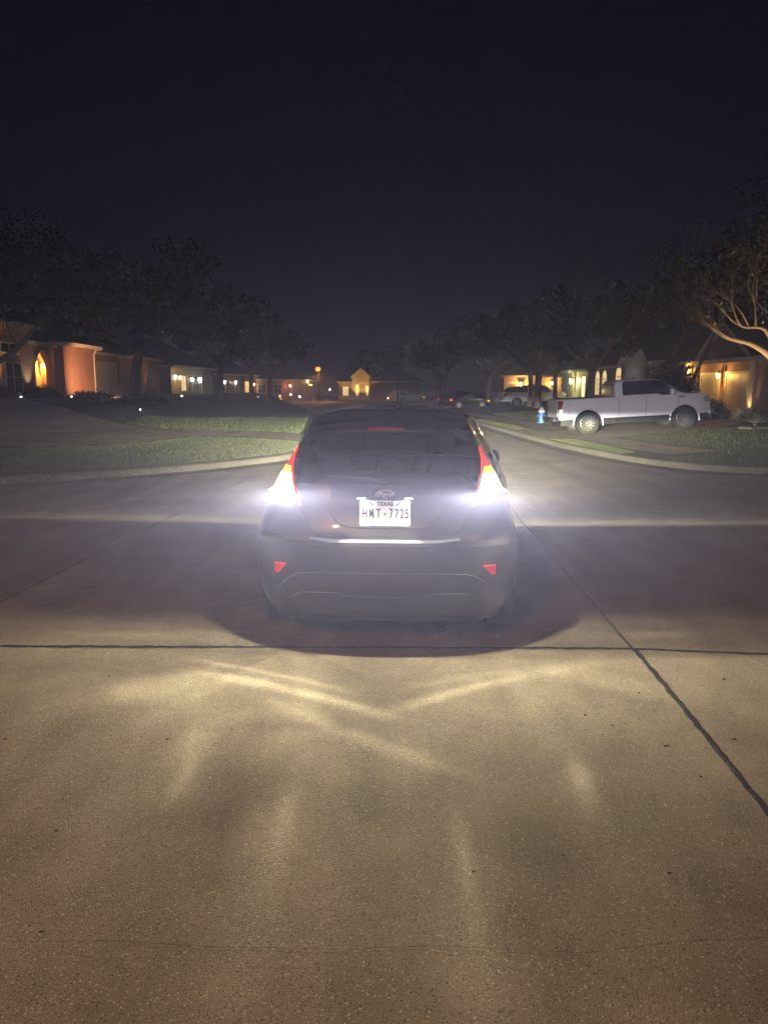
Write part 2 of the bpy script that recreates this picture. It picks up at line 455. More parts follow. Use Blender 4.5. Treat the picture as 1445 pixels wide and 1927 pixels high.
strip('pavement', [(5.75,29.2),(5.6,34),(5.3,40),(4.6,52)], [(7.0,29.4),(6.8,34),(6.5,40),(5.8,52)], zr, M_['walk'], 30, 4, .03)

# joints: tar filled strips between the concrete slabs
def joint(name, pts, wd, wob=.006, n=60, taper=None):
    pl = resample(pts, n); rows = []
    for i, p in enumerate(pl):
        a = pl[max(i-1,0)]; b = pl[min(i+1,n-1)]; t = Vector((b[0]-a[0], b[1]-a[1])).normalized(); nn = Vector((-t.y, t.x))
        ww = wd if taper is None else wd*(taper[0]+(taper[1]-taper[0])*i/(n-1))
        l = ww/2 + random.uniform(-wob, wob); r = ww/2 + random.uniform(-wob, wob); c = random.uniform(-wob, wob)*.4
        rows.append([(p[0]+nn.x*(l+c), p[1]+nn.y*(l+c), .004), (p[0]+nn.x*c, p[1]+nn.y*c, .0075 if wd > .008 else .0042), (p[0]-nn.x*(r-c), p[1]-nn.y*(r-c), .004)])
    mb = MB(); mb.grid(rows)
    return tag(mb.build(name, M_['tar'], smooth=True), kind='structure')
joint('road_joint', [(-9,4.82),(-5,4.72),(-2.43,4.675),(-1.08,4.66),(0,4.655),(1.0,4.64),(1.56,4.625)], .036, .008, 260)
joint('road_joint', [(1.56,4.625),(1.95,4.575),(2.36,4.525),(5,4.25),(9,3.8)], .026, .005, 140)
joint('road_joint', [(1.565,4.61),(1.52,3.61),(1.47,2.73),(1.43,1.5),(1.36,-2),(1.3,-8)], .032, .005, 260)
joint('road_joint', [(1.555,4.64),(1.58,5.5),(1.64,7.5),(1.69,9.2),(1.9,13)], .016, .004, 140)
joint('road_joint', [(-3.2,1.0),(-2.93,5.68),(-2.68,10.3),(-2.5,13.5)], .010, .003, 120)
joint('road_crack', [(-2.0,2.1),(-1.13,2.03),(-.8,2.035),(-.5,2.01),(-.1,2.0),(.15,2.015),(.58,1.985),(.85,2.03),(1.14,2.05)], .0018, .0008, 200)

# grass: blades standing on the lawns where the light reaches them
def in_strip(x, y): return False
mb = MB()
def blade(x, y, z, h):
    a = random.uniform(0, 2*PI); dx = math.cos(a)*h*.09; dy = math.sin(a)*h*.09; lx = random.uniform(-.5,.5)*h; ly = random.uniform(-.5,.5)*h
    mb.add([(x-dx,y-dy,z),(x+dx,y+dy,z),(x+lx,y+ly,z+h)], [(0,1,2)])
def pt_in(poly, x, y):
    c = False; j = len(poly)-1
    for i in range(len(poly)):
        (xi, yi), (xj, yj) = poly[i], poly[j]
        if (yi > y) != (yj > y) and x < (xj-xi)*(y-yi)/(yj-yi)+xi: c = not c
        j = i
    return c
verge = [(-14,11.3),(-9,12.5),(-6.62,13.5),(-5.6,14.2),(-4.5,15.1),(-3.45,16.4),(-2.4,18.2),(-2.05,20.5),(-2.5,22.4),(-3.84,23.9),(-5.07,24.6),(-6.1,24.1),(-6.6,22),(-7.4,19.8),(-9.0,18.1),(-13,17.1)]
verge2 = [(-2.9,25.9),(-3.7,27.1),(-5.2,28),(-7.4,27.3),(-10,30),(-11,36),(-6,42),(-4.1,42),(-3.1,30)]
right1 = [(11,14.3),(7.6,15.0),(6.5,15.8),(6.0,16.8),(6.6,17.5),(7.9,17.9),(7.4,20.2),(7.2,23.8),(8,24.1),(12,26.9),(16,31),(20,24),(18,14)]
right2 = [(5.6,18.2),(6.1,18.6),(5.9,23.8),(5.05,23.9),(5.3,20.5)]
right3 = [(4.95,28.8),(5.7,29.2),(5.55,34),(5.2,40),(4.5,40),(4.75,34)]
right4 = [(7.1,29.5),(8,29.6),(12,34.1),(14,38),(12,50),(7,50),(6.6,40)]
def seed(poly, zf, n, h0, h1):
    xs = [p[0] for p in poly]; ys = [p[1] for p in poly]; k = 0
    while k < n:
        x = random.uniform(min(xs), max(xs)); y = random.uniform(min(ys), max(ys))
        if pt_in(poly, x, y): blade(x, y, zf(x, y)-.005, random.uniform(h0, h1)); k += 1
seed(verge, zl, 52000, .02, .055); seed(verge2, zl, 14000, .04, .1)
seed(right1, zr, 34000, .018, .05); seed(right2, zr, 6000, .018, .05); seed(right3, zr, 5000, .02, .05); seed(right4, zr, 12000, .03, .06)
tag(mb.build('grass', M_['blade'], fix=False), 'short mown grass on the verges at both street corners', 'grass', kind='stuff')

# dry scraps on the concrete
scr = [(-1.0,3.35,.02),(-1.55,4.15,.018),(-1.75,3.35,.02),(-.72,3.45,.014),(1.1,3.5,.022),(1.17,3.52,.018),(1.0,3.62,.014),(1.28,3.28,.022),(1.32,3.0,.02),(.95,2.35,.018),(.62,2.45,.015),(.30,2.36,.017),(-1.02,2.07,.016),(1.36,3.9,.018),(.75,4.85,.02),(.55,4.95,.016),(1.9,4.1,.02),(-.55,4.9,.014),(1.62,3.35,.018),(-1.2,2.6,.015)]
for i, (x, y, s) in enumerate(scr):
    s *= .75
    mb = MB(); n = 7; a0 = random.uniform(0, 6)
    ring = [(x+s*(1.5 if k % 3 else .8)*math.cos(a0+2*PI*k/n)*.6, y+s*.45*math.sin(a0+2*PI*k/n), .004+random.uniform(0,.006)) for k in range(n)]
    mb.add([(x,y,.012)] + ring, [(0, 1+k, 1+(k+1) % n) for k in range(n)])
    mb.add(ring, [tuple(range(n))])
    tag(mb.build('leaf_scrap', M_['debris']), 'tiny dry dark leaf scrap lying on the concrete street', 'leaf scrap', 'leaf scraps scattered over the near concrete')

# ------------------------------------------------------------------ the hatchback
CAR_Y = 4.45; YAW = R(-3.0)
hb = thing('hatchback_car', 'dark hatchback seen from behind, reversing lights blazing, stopped at the crossing', 'car', (0, CAR_Y, 0), (0, 0, YAW))
CM = Matrix.Translation((0, CAR_Y, 0)) @ Matrix.Rotation(YAW, 4, 'Z')
WR = [(.2,.74),(.3,.775),(.42,.808),(.5,.822),(.65,.828),(.75,.815),(.88,.772),(.95,.745),(1.0,.718),(1.06,.69),(1.13,.655),(1.23,.602),(1.33,.555),(1.37,.535),(1.41,.515),(1.44,.475),(1.465,.385),(1.476,.25)]
WM = [(.2,.79),(.3,.84),(.5,.86),(.8,.862),(.95,.85),(1.0,.825),(1.13,.765),(1.23,.71),(1.33,.655),(1.37,.63),(1.41,.60),(1.44,.535),(1.465,.42),(1.476,.27)]
Y0 = [(.2,.12),(.27,.045),(.34,.02),(.45,.0),(.60,0.0),(.69,.008),(.715,.03),(.722,.055),(.735,.085),(.76,.10),(.85,.125),(.95,.135),(1.0,.15),(1.04,.165),(1.13,.22),(1.23,.285),(1.33,.355),(1.37,.385),(1.40,.42),(1.41,.45),(1.44,.60),(1.465,.95),(1.476,1.3)]
Y1 = [(.2,3.8),(.35,3.93),(.5,3.97),(.7,3.93),(.8,3.85),(.9,3.45),(.95,3.05),(.99,2.9),(1.04,2.78),(1.13,2.62),(1.23,2.42),(1.33,2.22),(1.37,2.13),(1.41,2.02),(1.44,1.9),(1.465,1.72),(1.476,1.55)]
RA, NE = .42, 3.4
def ra_of(z): return RA if z < 1.38 else RA*(1-.45*sstep(1.38,1.47,z))
def ysurf(x, z):
    wv = lerp_table(WR, z); q = min(1.0, abs(x)/wv)
    return lerp_table(Y0, z) + ra_of(z)*(1-(1-q**NE)**(1/NE))
zs = [.2,.235,.27,.34,.40,.45,.52,.60,.65,.69,.705,.715,.722,.735,.76,.80,.85,.9,.95,1.0,1.04,1.085,1.13,1.18,1.23,1.28,1.33,1.352,1.37,1.40,1.41,1.425,1.44,1.455,1.465,1.472,1.476]
NRS = 16
xq = [0,.09,.18,.27,.36,.45,.54,.63,.71,.79,.86,.91,.945,.97,.988,.997,1.0]
ysides = [.62,.75,.9,1.05,1.2,1.4,1.6,1.8,1.86,2.1,2.35,2.5]
def half_ring(z):
    wr = lerp_table(WR, z); wm = lerp_table(WM, z); y0 = lerp_table(Y0, z); y1 = lerp_table(Y1, z); ra = ra_of(z)
    pts = []
    for q in xq: pts.append((wr*q, y0 + ra*(1-(1-q**NE)**(1/NE))))
    ys = y0+ra; ye = max(y1-.5, ys+.35)
    rf = y1-ye
    for k in range(1, 13):
        t = k/12; y = ys + (ye-ys)*t
        pts.append((wr + (wm-wr)*sstep(ys-.15, ys+.9, y)*(1) , y))
    wf = pts[-1][0]
    for k in range(1, 9):
        th = k/8*PI/2
        pts.append((wf*max(0, math.cos(th))**.6, ye + rf*math.sin(th)**.6*1.0))
    return pts
rings = []
for z in zs:
    h = half_ring(z)
    rings.append([(x, y, z) for x, y in h] + [(-x, y, z) for x, y in h[-2:0:-1]])
NH = len(half_ring(.5)); NR = len(rings[0])
body, rglass, fglass, sglass, sglass2 = MB(), MB(), MB(), MB(), MB()
def hidx(j): return j if j < NH-1 else NR-1-j    # segment index folded to the half ring
for i in range(len(zs)-1):
    zc = (zs[i]+zs[i+1])/2
    for j in range(NR):
        j2 = (j+1) % NR
        q = [rings[i][j], rings[i][j2], rings[i+1][j2], rings[i+1][j]]
        s = j if j < NH-1 else NR-1-j
        dest = body
        if s < (9 if zc < 1.1 else 10 if zc < 1.2 else 11) and 1.04 < zc < 1.352: dest = rglass
        elif s >= NH-9 and 1.0 < zc < 1.40: dest = fglass
        elif NRS+2 <= s < NH-10 and 1.0 < zc < 1.36: dest = sglass if j < NH-1 else sglass2
        dest.quad(*q)
body.add(rings[-1], [tuple(range(NR))]); body.add(rings[0], [tuple(range(NR))[::-1]])
bo = body.build('body', M_['paint'], hb, smooth=28)
rglass.build('rear_window', M_['glass'], hb, smooth=True)
fglass.build('windscreen', M_['glass'], hb, smooth=True)
sglass.build('side_window', M_['dkglass'], hb, smooth=True); sglass2.build('side_window', M_['dkglass'], hb, smooth=True)
# interior: floor tub, seats with headrests, mirror
mb = MB(); mb.box(-.7,.7,.45,3.2,.3,.34); mb.box(-.6,.6,.32,.36,.34,1.0); mb.prism([(-.836,.3),(.836,.3),(.857,.8),(.845,.95),(.815,1.0),(-.815,1.0),(-.845,.95),(-.857,.8)], 2.42, 2.5); mb.box(-.74,.74,2.7,2.85,.94,.985)
mb.build('cabin_floor', M_['fabric'], hb)
def seat_mesh(x0, x1, y, top):
    mb = MB(); c = (x0+x1)/2; hw = (x1-x0)/2
    mb.prism([(c-hw,.55),(c+hw,.55),(c+hw,top-.12),(c+hw*.8,top),(c-hw*.8,top),(c-hw,top-.12)], y, y+.14)
    return mb
for x in (-.36, .36):
    s = seat_mesh(x-.24, x+.24, 1.75, 1.08).build('front_seat', M_['fabric'], hb, bevel=.03)
    mb = MB(); mb.prism([(x-.13,1.11),(x+.13,1.11),(x+.11,1.29),(x-.11,1.29)], 1.77, 1.88); mb.box(x-.05,x-.035,1.82,1.84,1.06,1.12); mb.box(x+.035,x+.05,1.82,1.84,1.06,1.12)
    mb.build('headrest', M_['fabric'], s, bevel=.03)
s = seat_mesh(-.62, .62, .95, 1.03).build('rear_seat', M_['fabric'], hb, bevel=.04)
for x in (-.36, 0, .36):
    mb = MB(); mb.prism([(x-.12,1.0),(x+.12,1.0),(x+.09,1.10),(x-.09,1.10)], .97, 1.06); mb.build('headrest', M_['fabric'], s, bevel=.03)
mb = MB(); mb.box(-.12,.12,2.32,2.35,1.26,1.32); mb.box(-.01,.01,2.34,2.4,1.31,1.36); mb.build('rear_view_mirror', M_['dark'], hb, bevel=.01)

# roof spoiler over the rear window
rows = []
for z, dy, sc in ((1.405,.0,.965),(1.412,-.05,.97),(1.392,-.105,.975),(1.365,-.145,.975),(1.352,-.135,.965),(1.352,-.03,.95),(1.38,.02,.95)):
    row = []
    for k in range(41):
        q = -1+2*k/40; x = q*.525*sc
        zz = z - .05*abs(q)**3.0
        row.append((x, ysurf(x, min(zz,1.40)) + dy*(1-.5*abs(q)**4), zz))
    rows.append(row)
mb = MB(); mb.grid(rows + [rows[0]]); mb.build('spoiler', M_['paint'], hb, smooth=60)
mb = MB(); mb.box(-.11,.11,.232,.246,1.366,1.38); mb.build('high_brake_lamp', M_['red_dim'], hb, bevel=.003)

def surf_patch(fx, z0, z1, nz, nx, off, thick=.0):
    """patch of the tail surface between fx(z)=(xa, xb), lifted off the body"""
    mb = MB(); rows = []
    for i in range(nz+1):
        z = z0+(z1-z0)*i/nz; xa, xb = fx(z); row = []
        for k in range(nx+1):
            x = xa+(xb-xa)*k/nx
            row.append((x*(1+off*.6), ysurf(x, z)-off, z))
        rows.append(row)
    mb.grid(rows)
    if thick:
        back = [[(p[0]*(1-thick*.6), p[1]+thick+.004, p[2]) for p in r] for r in rows]
        mb.grid(back)
        mb.grid([rows[0], back[0]]); mb.grid([rows[-1], back[-1]])
        mb.grid([[r[0] for r in rows], [r[0] for r in back]]); mb.grid([[r[-1] for r in rows], [r[-1] for r in back]])
    return mb
XI = [(.90,.505),(.92,.515),(.97,.535),(1.05,.565),(1.13,.585),(1.19,.585),(1.25,.578)]
def lens_x(sgn, pad=0.0, zb=None):
    def f(z):
        xi = lerp_table(XI, z) + pad; xo = lerp_table(WR, z)*.995 - pad*.3
        return (sgn*xi, sgn*max(xo, xi+.004))
    return f
for sgn in (-1, 1):
    tl = thing('tail_lamp', None, None); tl.parent = hb
    del_keys = [k for k in tl.keys()]
    fx = lens_x(sgn)
    # red housing, its bottom edge rising outwards
    def warp(mb, sgn):
        out = []
        for x, y, z in mb.v:
            t = max(0, (abs(x)-.5)/.22)
            k = max(0, (1.0-z)/.1) if z < 1.0 else 0
            z2 = z + .055*t*min(1, k)
            out.append((x, ysurf(min(abs(x), lerp_table(WR, z2)*.999), z2) + (y-ysurf(min(abs(x), lerp_table(WR, z)*.999), z)), z2))
        mb.v = out; return mb
    hm = surf_patch(fx, .905, 1.245, 26, 10, .016, .02); warp(hm, sgn)
    hm.build('red_lens', M_['red_lens'], tl, smooth=True)
    wl = surf_patch(lens_x(sgn, .010), .932, 1.095, 14, 8, .021); warp(wl, sgn)
    wl.build('reverse_lens', M_['white_lens'], tl, smooth=True)
    al = surf_patch(lens_x(sgn, .010), 1.097, 1.135, 5, 8, .021); warp(al, sgn)
    al.build('amber_lens', M_['amber_lens'], tl, smooth=True)

# hatch seams and ridges that follow the tail surface
def surf_line(pts, r, off=.004, n=10):
    P = catmull([(x, z) for x, z in pts], n)
    return [(p.x, ysurf(p.x, p.y)-off, p.y) for p in P], r
def ridge(name, pts, r, m, off=.004):
    p, r = surf_line(pts, r, off); mb = MB(); mb.tube(p, r, 6); return mb.build(name, m, hb, smooth=True)
mir = lambda pts: pts + [(-x, z) for x, z in reversed(pts) if abs(x) > 1e-6]
ridge('recess_ridge', mir([(-.35,.905),(-.325,.865),(-.295,.825),(-.25,.797),(-.2,.79),(-.1,.787),(0,.787)]), .0085, M_['paint'], .006)
ridge('hatch_seam', mir([(-.535,.895),(-.50,.86),(-.465,.80),(-.44,.765),(-.38,.742),(-.2,.738),(0,.738)]), .0045, M_['dark'], .001)
ridge('hatch_seam', [(-.578,1.33),(-.585,1.2),(-.575,1.1),(-.545,.98)], .004, M_['dark'], .001)
ridge('hatch_seam', [(.578,1.33),(.585,1.2),(.575,1.1),(.545,.98)], .004, M_['dark'], .001)
# bumper top ledge, plate light put into its paler bluish colour
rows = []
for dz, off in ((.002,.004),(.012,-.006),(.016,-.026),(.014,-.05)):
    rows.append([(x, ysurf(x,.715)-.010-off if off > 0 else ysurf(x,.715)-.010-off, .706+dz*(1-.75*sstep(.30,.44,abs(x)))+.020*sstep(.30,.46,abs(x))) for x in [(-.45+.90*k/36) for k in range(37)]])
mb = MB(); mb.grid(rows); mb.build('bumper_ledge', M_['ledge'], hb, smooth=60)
# garnish over the plate, holding the plate lamps
rows = []
for z, off in ((1.04,.0),(1.025,.022),(1.0,.034),(.978,.048),(.968,.052),(.966,.03),(.966,.0)):
    rows.append([(x, ysurf(x, z)-off*(1-(abs(x)/.36)**6), z - .0*x) for x in [(-.33+.66*k/24) for k in range(25)]])
mb = MB(); mb.grid(rows); mb.build('tailgate_garnish', M_['paint'], hb, smooth=50)
# emblem
em = MB(); n = 36
ye = ysurf(0, .99)-.047
for (a, b, dy, mi) in ((.056,.0245,0,1),(.050,.020,-.003,0)):
    ring = [(a*math.cos(2*PI*k/n), ye+dy, .989+b*math.sin(2*PI*k/n)) for k in range(n)]
    back = [(p[0], ye+.012, p[2]) for p in ring]
    em.add(ring, [tuple(range(n))], mi); em.grid([ring, back], mi, closed=True)
TXT = Matrix.Translation((0, ye-.005, .9885)) @ Matrix.Rotation(R(90), 4, 'X')
text_mesh(em, 'Ford', .040, TXT, 1.12, .001, .32, 1)
em.build('emblem', [M_['badge'], M_['badge_rim']], hb, fix=False)

# licence plate with its writing
PZ, PW, PH = .872, .305, .153
py_ = ysurf(0, PZ)-.022
lp = thing('licence_plate', None, None); lp.parent = hb
def rrect(wd, ht, r, n=5):
    o = []
    for cx, cz, a0 in ((wd/2-r, ht/2-r, 0), (-wd/2+r, ht/2-r, 90), (-wd/2+r, -ht/2+r, 180), (wd/2-r, -ht/2+r, 270)):
        for k in range(n+1):
            a = R(a0+90*k/n); o.append((cx+r*math.cos(a), cz+r*math.sin(a)))
    return o
mb = MB(); mb.prism([(x, PZ+z) for x, z in rrect(PW, PH, .012)], py_, py_+.004)
mb.build('plate_sheet', M_['plate_white'], lp)
mb = MB()
o1 = rrect(PW-.004, PH-.004, .011); o2 = rrect(PW-.012, PH-.012, .009)
mb.grid([[(x, py_-.0005, PZ+z) for x, z in o1], [(x, py_-.0032, PZ+z) for x, z in o1[:0] or [(a*.99, b*.985) for a, b in o1]], [(x, py_-.0005, PZ+z) for x, z in o2]], closed=True)
mb.build('plate_rim', M_['plate_white'], lp, smooth=True)
def PT(x, z): return Matrix.Translation((x, py_-.0015, PZ+z)) @ Matrix.Rotation(R(90), 4, 'X')
mb = MB()
text_mesh(mb, 'TEXAS', .031, PT(0, .057), 1.12, .0008, bold=.0012)
mb.build('state_name_lettering', M_['plate_ink'], lp, fix=False); mb = MB()
for ch, x in zip('HMT', (-.122, -.082, -.041)): text_mesh(mb, ch, .083, PT(x, -.003), .54 if ch != 'M' else .47, .001, bold=.001)
for ch, x in zip('7725', (.037, .071, .103, .133)): text_mesh(mb, ch, .083, PT(x-.002, -.003), .54, .001, bold=.001)
num = mb; mb = MB()
text_mesh(mb, 'The Lone Star State', .0105, PT(.003, -.0635), 1.35, .0006, bold=.0004)
mot = mb; mb = num
# small silhouette between the number groups: a state outline
tx = [(-.2,.5),(0,.5),(.0,.2),(.45,.12),(.5,-.1),(.42,-.25),(.18,-.38),(.08,-.62),(-.08,-.5),(-.18,-.25),(-.3,-.32),(-.5,-.02),(-.2,-.02)]
mb.add([(-.002+x*.021, py_-.0022, PZ-.002+z*.021) for x, z in tx], [tuple(range(len(tx)))])
num.build('number_lettering', M_['plate_ink'], lp, fix=False); mot.build('motto_lettering', M_['plate_ink'], lp, fix=False); mb = MB()
def star(cx, cz, r, inner=.42, n=5, rot=90):
    pts = [(cx+(r if k % 2 == 0 else r*inner)*math.cos(R(rot+180*k/n)), py_-.0022, PZ+cz+(r if k % 2 == 0 else r*inner)*math.sin(R(rot+180*k/n))) for k in range(2*n)]
    mb.add([(cx, py_-.0022, PZ+cz)]+pts, [(0, 1+k, 1+(k+1) % (2*n)) for k in range(2*n)])
for k in range(5):                                     # outlined star, upper left
    a = R(90+72*k); c = (-.113, .052); tip = (c[0]+.013*math.cos(a), c[1]+.013*math.sin(a))
    for d in (-36, 36):
        b = R(90+72*k+d); v = (c[0]+.0045*math.cos(b), c[1]+.0045*math.sin(b))
        mb.tube([(tip[0], py_-.002, PZ+tip[1]), (v[0], py_-.002, PZ+v[1])], .0007, 4)
mb.build('plate_star', M_['plate_ink'], lp, fix=False)
for sx in (-1, 1):                                     # brush-stroke ornaments beside the state name
    mb = MB(); mb.add([(sx*a, py_-.0022, PZ+b) for a, b in ((.067,.050),(.073,.0465),(.086,.058),(.095,.068),(.088,.066),(.077,.062))], [tuple(range(6))])
    mb.add([(sx*(.098+.004*math.cos(k)), py_-.0022, PZ+.067+.003*math.sin(k)) for k in range(6)], [tuple(range(6))])
    mb.build('plate_ornament', M_['plate_ink'], lp, fix=False)
mb = MB(); mb.add([(-.088+x, py_-.0022, PZ-.0645+z) for x, z in ((-.006,-.002),(.006,-.002),(.005,.002),(0,.003),(-.005,.002))], [(0,1,2,3,4)])
mb.build('plate_icon', M_['plate_ink'], lp, fix=False); mb = MB()
mb.add([(.088+x, py_-.0022, PZ-.0635+z) for x, z in ((-.006,.002),(0,-.004),(.006,.002),(.002,.001),(-.002,.001))], [(0,1,2,3,4)])
mb.build('plate_icon', M_['plate_ink'], lp, fix=False); mb = MB(); mb.box(.102,.132,py_-.0022,py_-.0016,PZ-.0650,PZ-.0635)
mb.build('plate_small_print', M_['plate_ink'], lp, fix=False)
for x in (-.09, .09):
    for z in (.066, -.066):
        mb = MB(); mb.lathe([(0.0,.0),(.005,.001),(.005,.004)], 10, M=Matrix.Translation((x+(.035 if z<0 else -.022)*(1 if x>0 else -1)*0, py_-.004, PZ+z)) @ Matrix.Rotation(R(-90),4,'X'))
        mb.build('plate_screw', M_['chrome'], lp)
for x in (-.142, .142):
    yy = ysurf(x,.966)-.044
    mb = MB(); mb.box(x-.022,x+.022,yy,yy+.012,.960,.9655); pl = mb.build('plate_lamp', M_['plate_lens'], hb, bevel=.002)
    wl = CM @ Vector((x*.9, yy-.03, .957))
    point('plate_lamp_light', wl, (.55,.72,1), .013, .008)

# reflectors, lower insert, bumper lines
for sgn in (-1, 1):
    mb = MB(); P = [(.585,.575),(.665,.577),(.668,.515),(.64,.512)]
    mb.add([(sgn*x, ysurf(x,z)-.012, z) for x, z in P]+[(sgn*x, ysurf(x,z)+.01, z) for x, z in P], [(0,1,2,3),(0,1,5,4),(1,2,6,5),(2,3,7,6),(3,0,4,7)])
    mb.build('bumper_reflector', M_['red_reflector'], hb, bevel=.003)
rows = []
for i in range(9):
    z = .235+(.505-.235)*i/8; hw = .62-.18*sstep(.30,.505,z)
    rows.append([(hw*q, ysurf(hw*q, z)-.012, z) for q in [(-1+2*k/40) for k in range(41)]])
mb = MB(); mb.grid(rows); mb.build('lower_bumper_insert', M_['dark'], hb, smooth=True)
ridge('bumper_crease', mir([(-.66,.40),(-.60,.47),(-.53,.512),(-.46,.525),(-.3,.528),(0,.528)]), .0028, M_['dark'], .009)
ridge('bumper_crease', mir([(-.56,.37),(-.50,.40),(-.44,.405),(-.3,.405),(-.2,.385),(0,.38)]), .0025, M_['dark'], .015)
mb = MB(); mb.tube([(.36,.03,.235),(.36,.25,.235)], .032, 14, cap=False); mb.build('exhaust_pipe', M_['chrome'], hb, smooth=True)
# rear wiper
mb = MB(); mb.tube([(0,.16,1.05),(-.10,.185,1.075),(-.36,.20,1.085)], [.012,.008,.004], 6); mb.build('rear_wiper', M_['dark'], hb)
# antenna
mb = MB(); mb.lathe([(.0,.05),(.016,.04),(.022,0)], 12, M=Matrix.Translation((0.02,1.7,1.474))); mb.tube([(.02,1.7,1.5),(.02,1.62,1.66)], [.007,.005], 8); mb.build('roof_antenna', M_['dark'], hb)
# door mirrors
for sgn in (-1, 1):
    mb = MB(); rows = []
    for y, sc in ((2.36,.55),(2.38,.95),(2.42,1.0),(2.48,.85),(2.53,.3)):
        rows.append([(sgn*(.80+.10*sc*math.copysign(abs(math.cos(2*PI*k/18))**.7, math.cos(2*PI*k/18))), y, 1.015+.075*sc*math.copysign(abs(math.sin(2*PI*k/18))**.8, math.sin(2*PI*k/18))) for k in range(18)])
    mb.grid(rows, closed=True); mb.add(rows[0], [tuple(range(18))]); mb.add(rows[-1], [tuple(range(18))]); mb.box(min(sgn*.70,sgn*.76), max(sgn*.70,sgn*.76), 2.42, 2.47, .955, .985)
    dm = mb.build('door_mirror', M_['paint'], hb, smooth=50)
    mb = MB(); mb.add([(sgn*(.80+.085*math.copysign(abs(math.cos(2*PI*k/18))**.7, math.cos(2*PI*k/18))), 2.357, 1.015+.06*math.copysign(abs(math.sin(2*PI*k/18))**.8, math.sin(2*PI*k/18))) for k in range(18)], [tuple(range(18))]); mb.build('mirror_glass', M_['dkglass'], dm)

def make_wheel(parent, x, y, r, wdt, axis='X', spokes=10, rim_mat=None, name='wheel'):
    """wheel centred at (x,y,r): tyre is the part, rim its sub-part; axle along `axis`"""
    Rm = Matrix.Rotation(R(90), 4, 'Y') if axis == 'X' else Matrix.Rotation(R(-90), 4, 'X')
    T = Matrix.Translation((x, y, r)) @ Rm
    mb = MB(); h = wdt/2
    mb.lathe([(r*.66,-h*.9),(r*.80,-h),(r*.94,-h*.95),(r,-h*.7),(r,h*.7),(r*.94,h*.95),(r*.80,h),(r*.66,h*.9)], 32, M=T)
    tyre = mb.build(name, M_['rubber'], parent, smooth=True)
    mb = MB()
    for sd in (-1, 1):
        mb.lathe([(r*.67,sd*h*.92),(r*.63,sd*h*.96),(r*.60,sd*h*.55)], 32, M=T)
        for k in range(spokes):
            a = 2*PI*k/spokes
            d = Vector((math.cos(a), math.sin(a), 0)); e = Vector((-math.sin(a), math.cos(a), 0))
            w1, w2 = r*.07, r*.05
            vs = [T @ (d*r*.12 + e*w1 + Vector((0,0,sd*h*.72))), T @ (d*r*.62 + e*w2 + Vector((0,0,sd*h*.85))), T @ (d*r*.62 - e*w2 + Vector((0,0,sd*h*.85))), T @ (d*r*.12 - e*w1 + Vector((0,0,sd*h*.72)))]
            mb.add(vs, [(0,1,2,3)])
        mb.lathe([(0,sd*h*.78),(r*.15,sd*h*.74),(r*.16,sd*h*.6)], 16, M=T)
    mb.build('rim', rim_mat or M_['alloy'], tyre, smooth=True, fix=False)
    mb = MB(); mb.lathe([(0,0),(r*.62,0)], 24, M=T); mb.build('brake_disc', M_['dark'], tyre)
    return tyre
for sx in (-.745, .745):
    for yy in (.78, 3.27): make_wheel(hb, sx, yy, .30, .19, 'X')
# headlamps at the nose
for sgn in (-1, 1):
    mb = MB(); mb.box(sgn*.62-.12, sgn*.62+.12, 3.72, 3.935, .62, .74); mb.build('headlamp', M_['head_lens'], hb, bevel=.03)

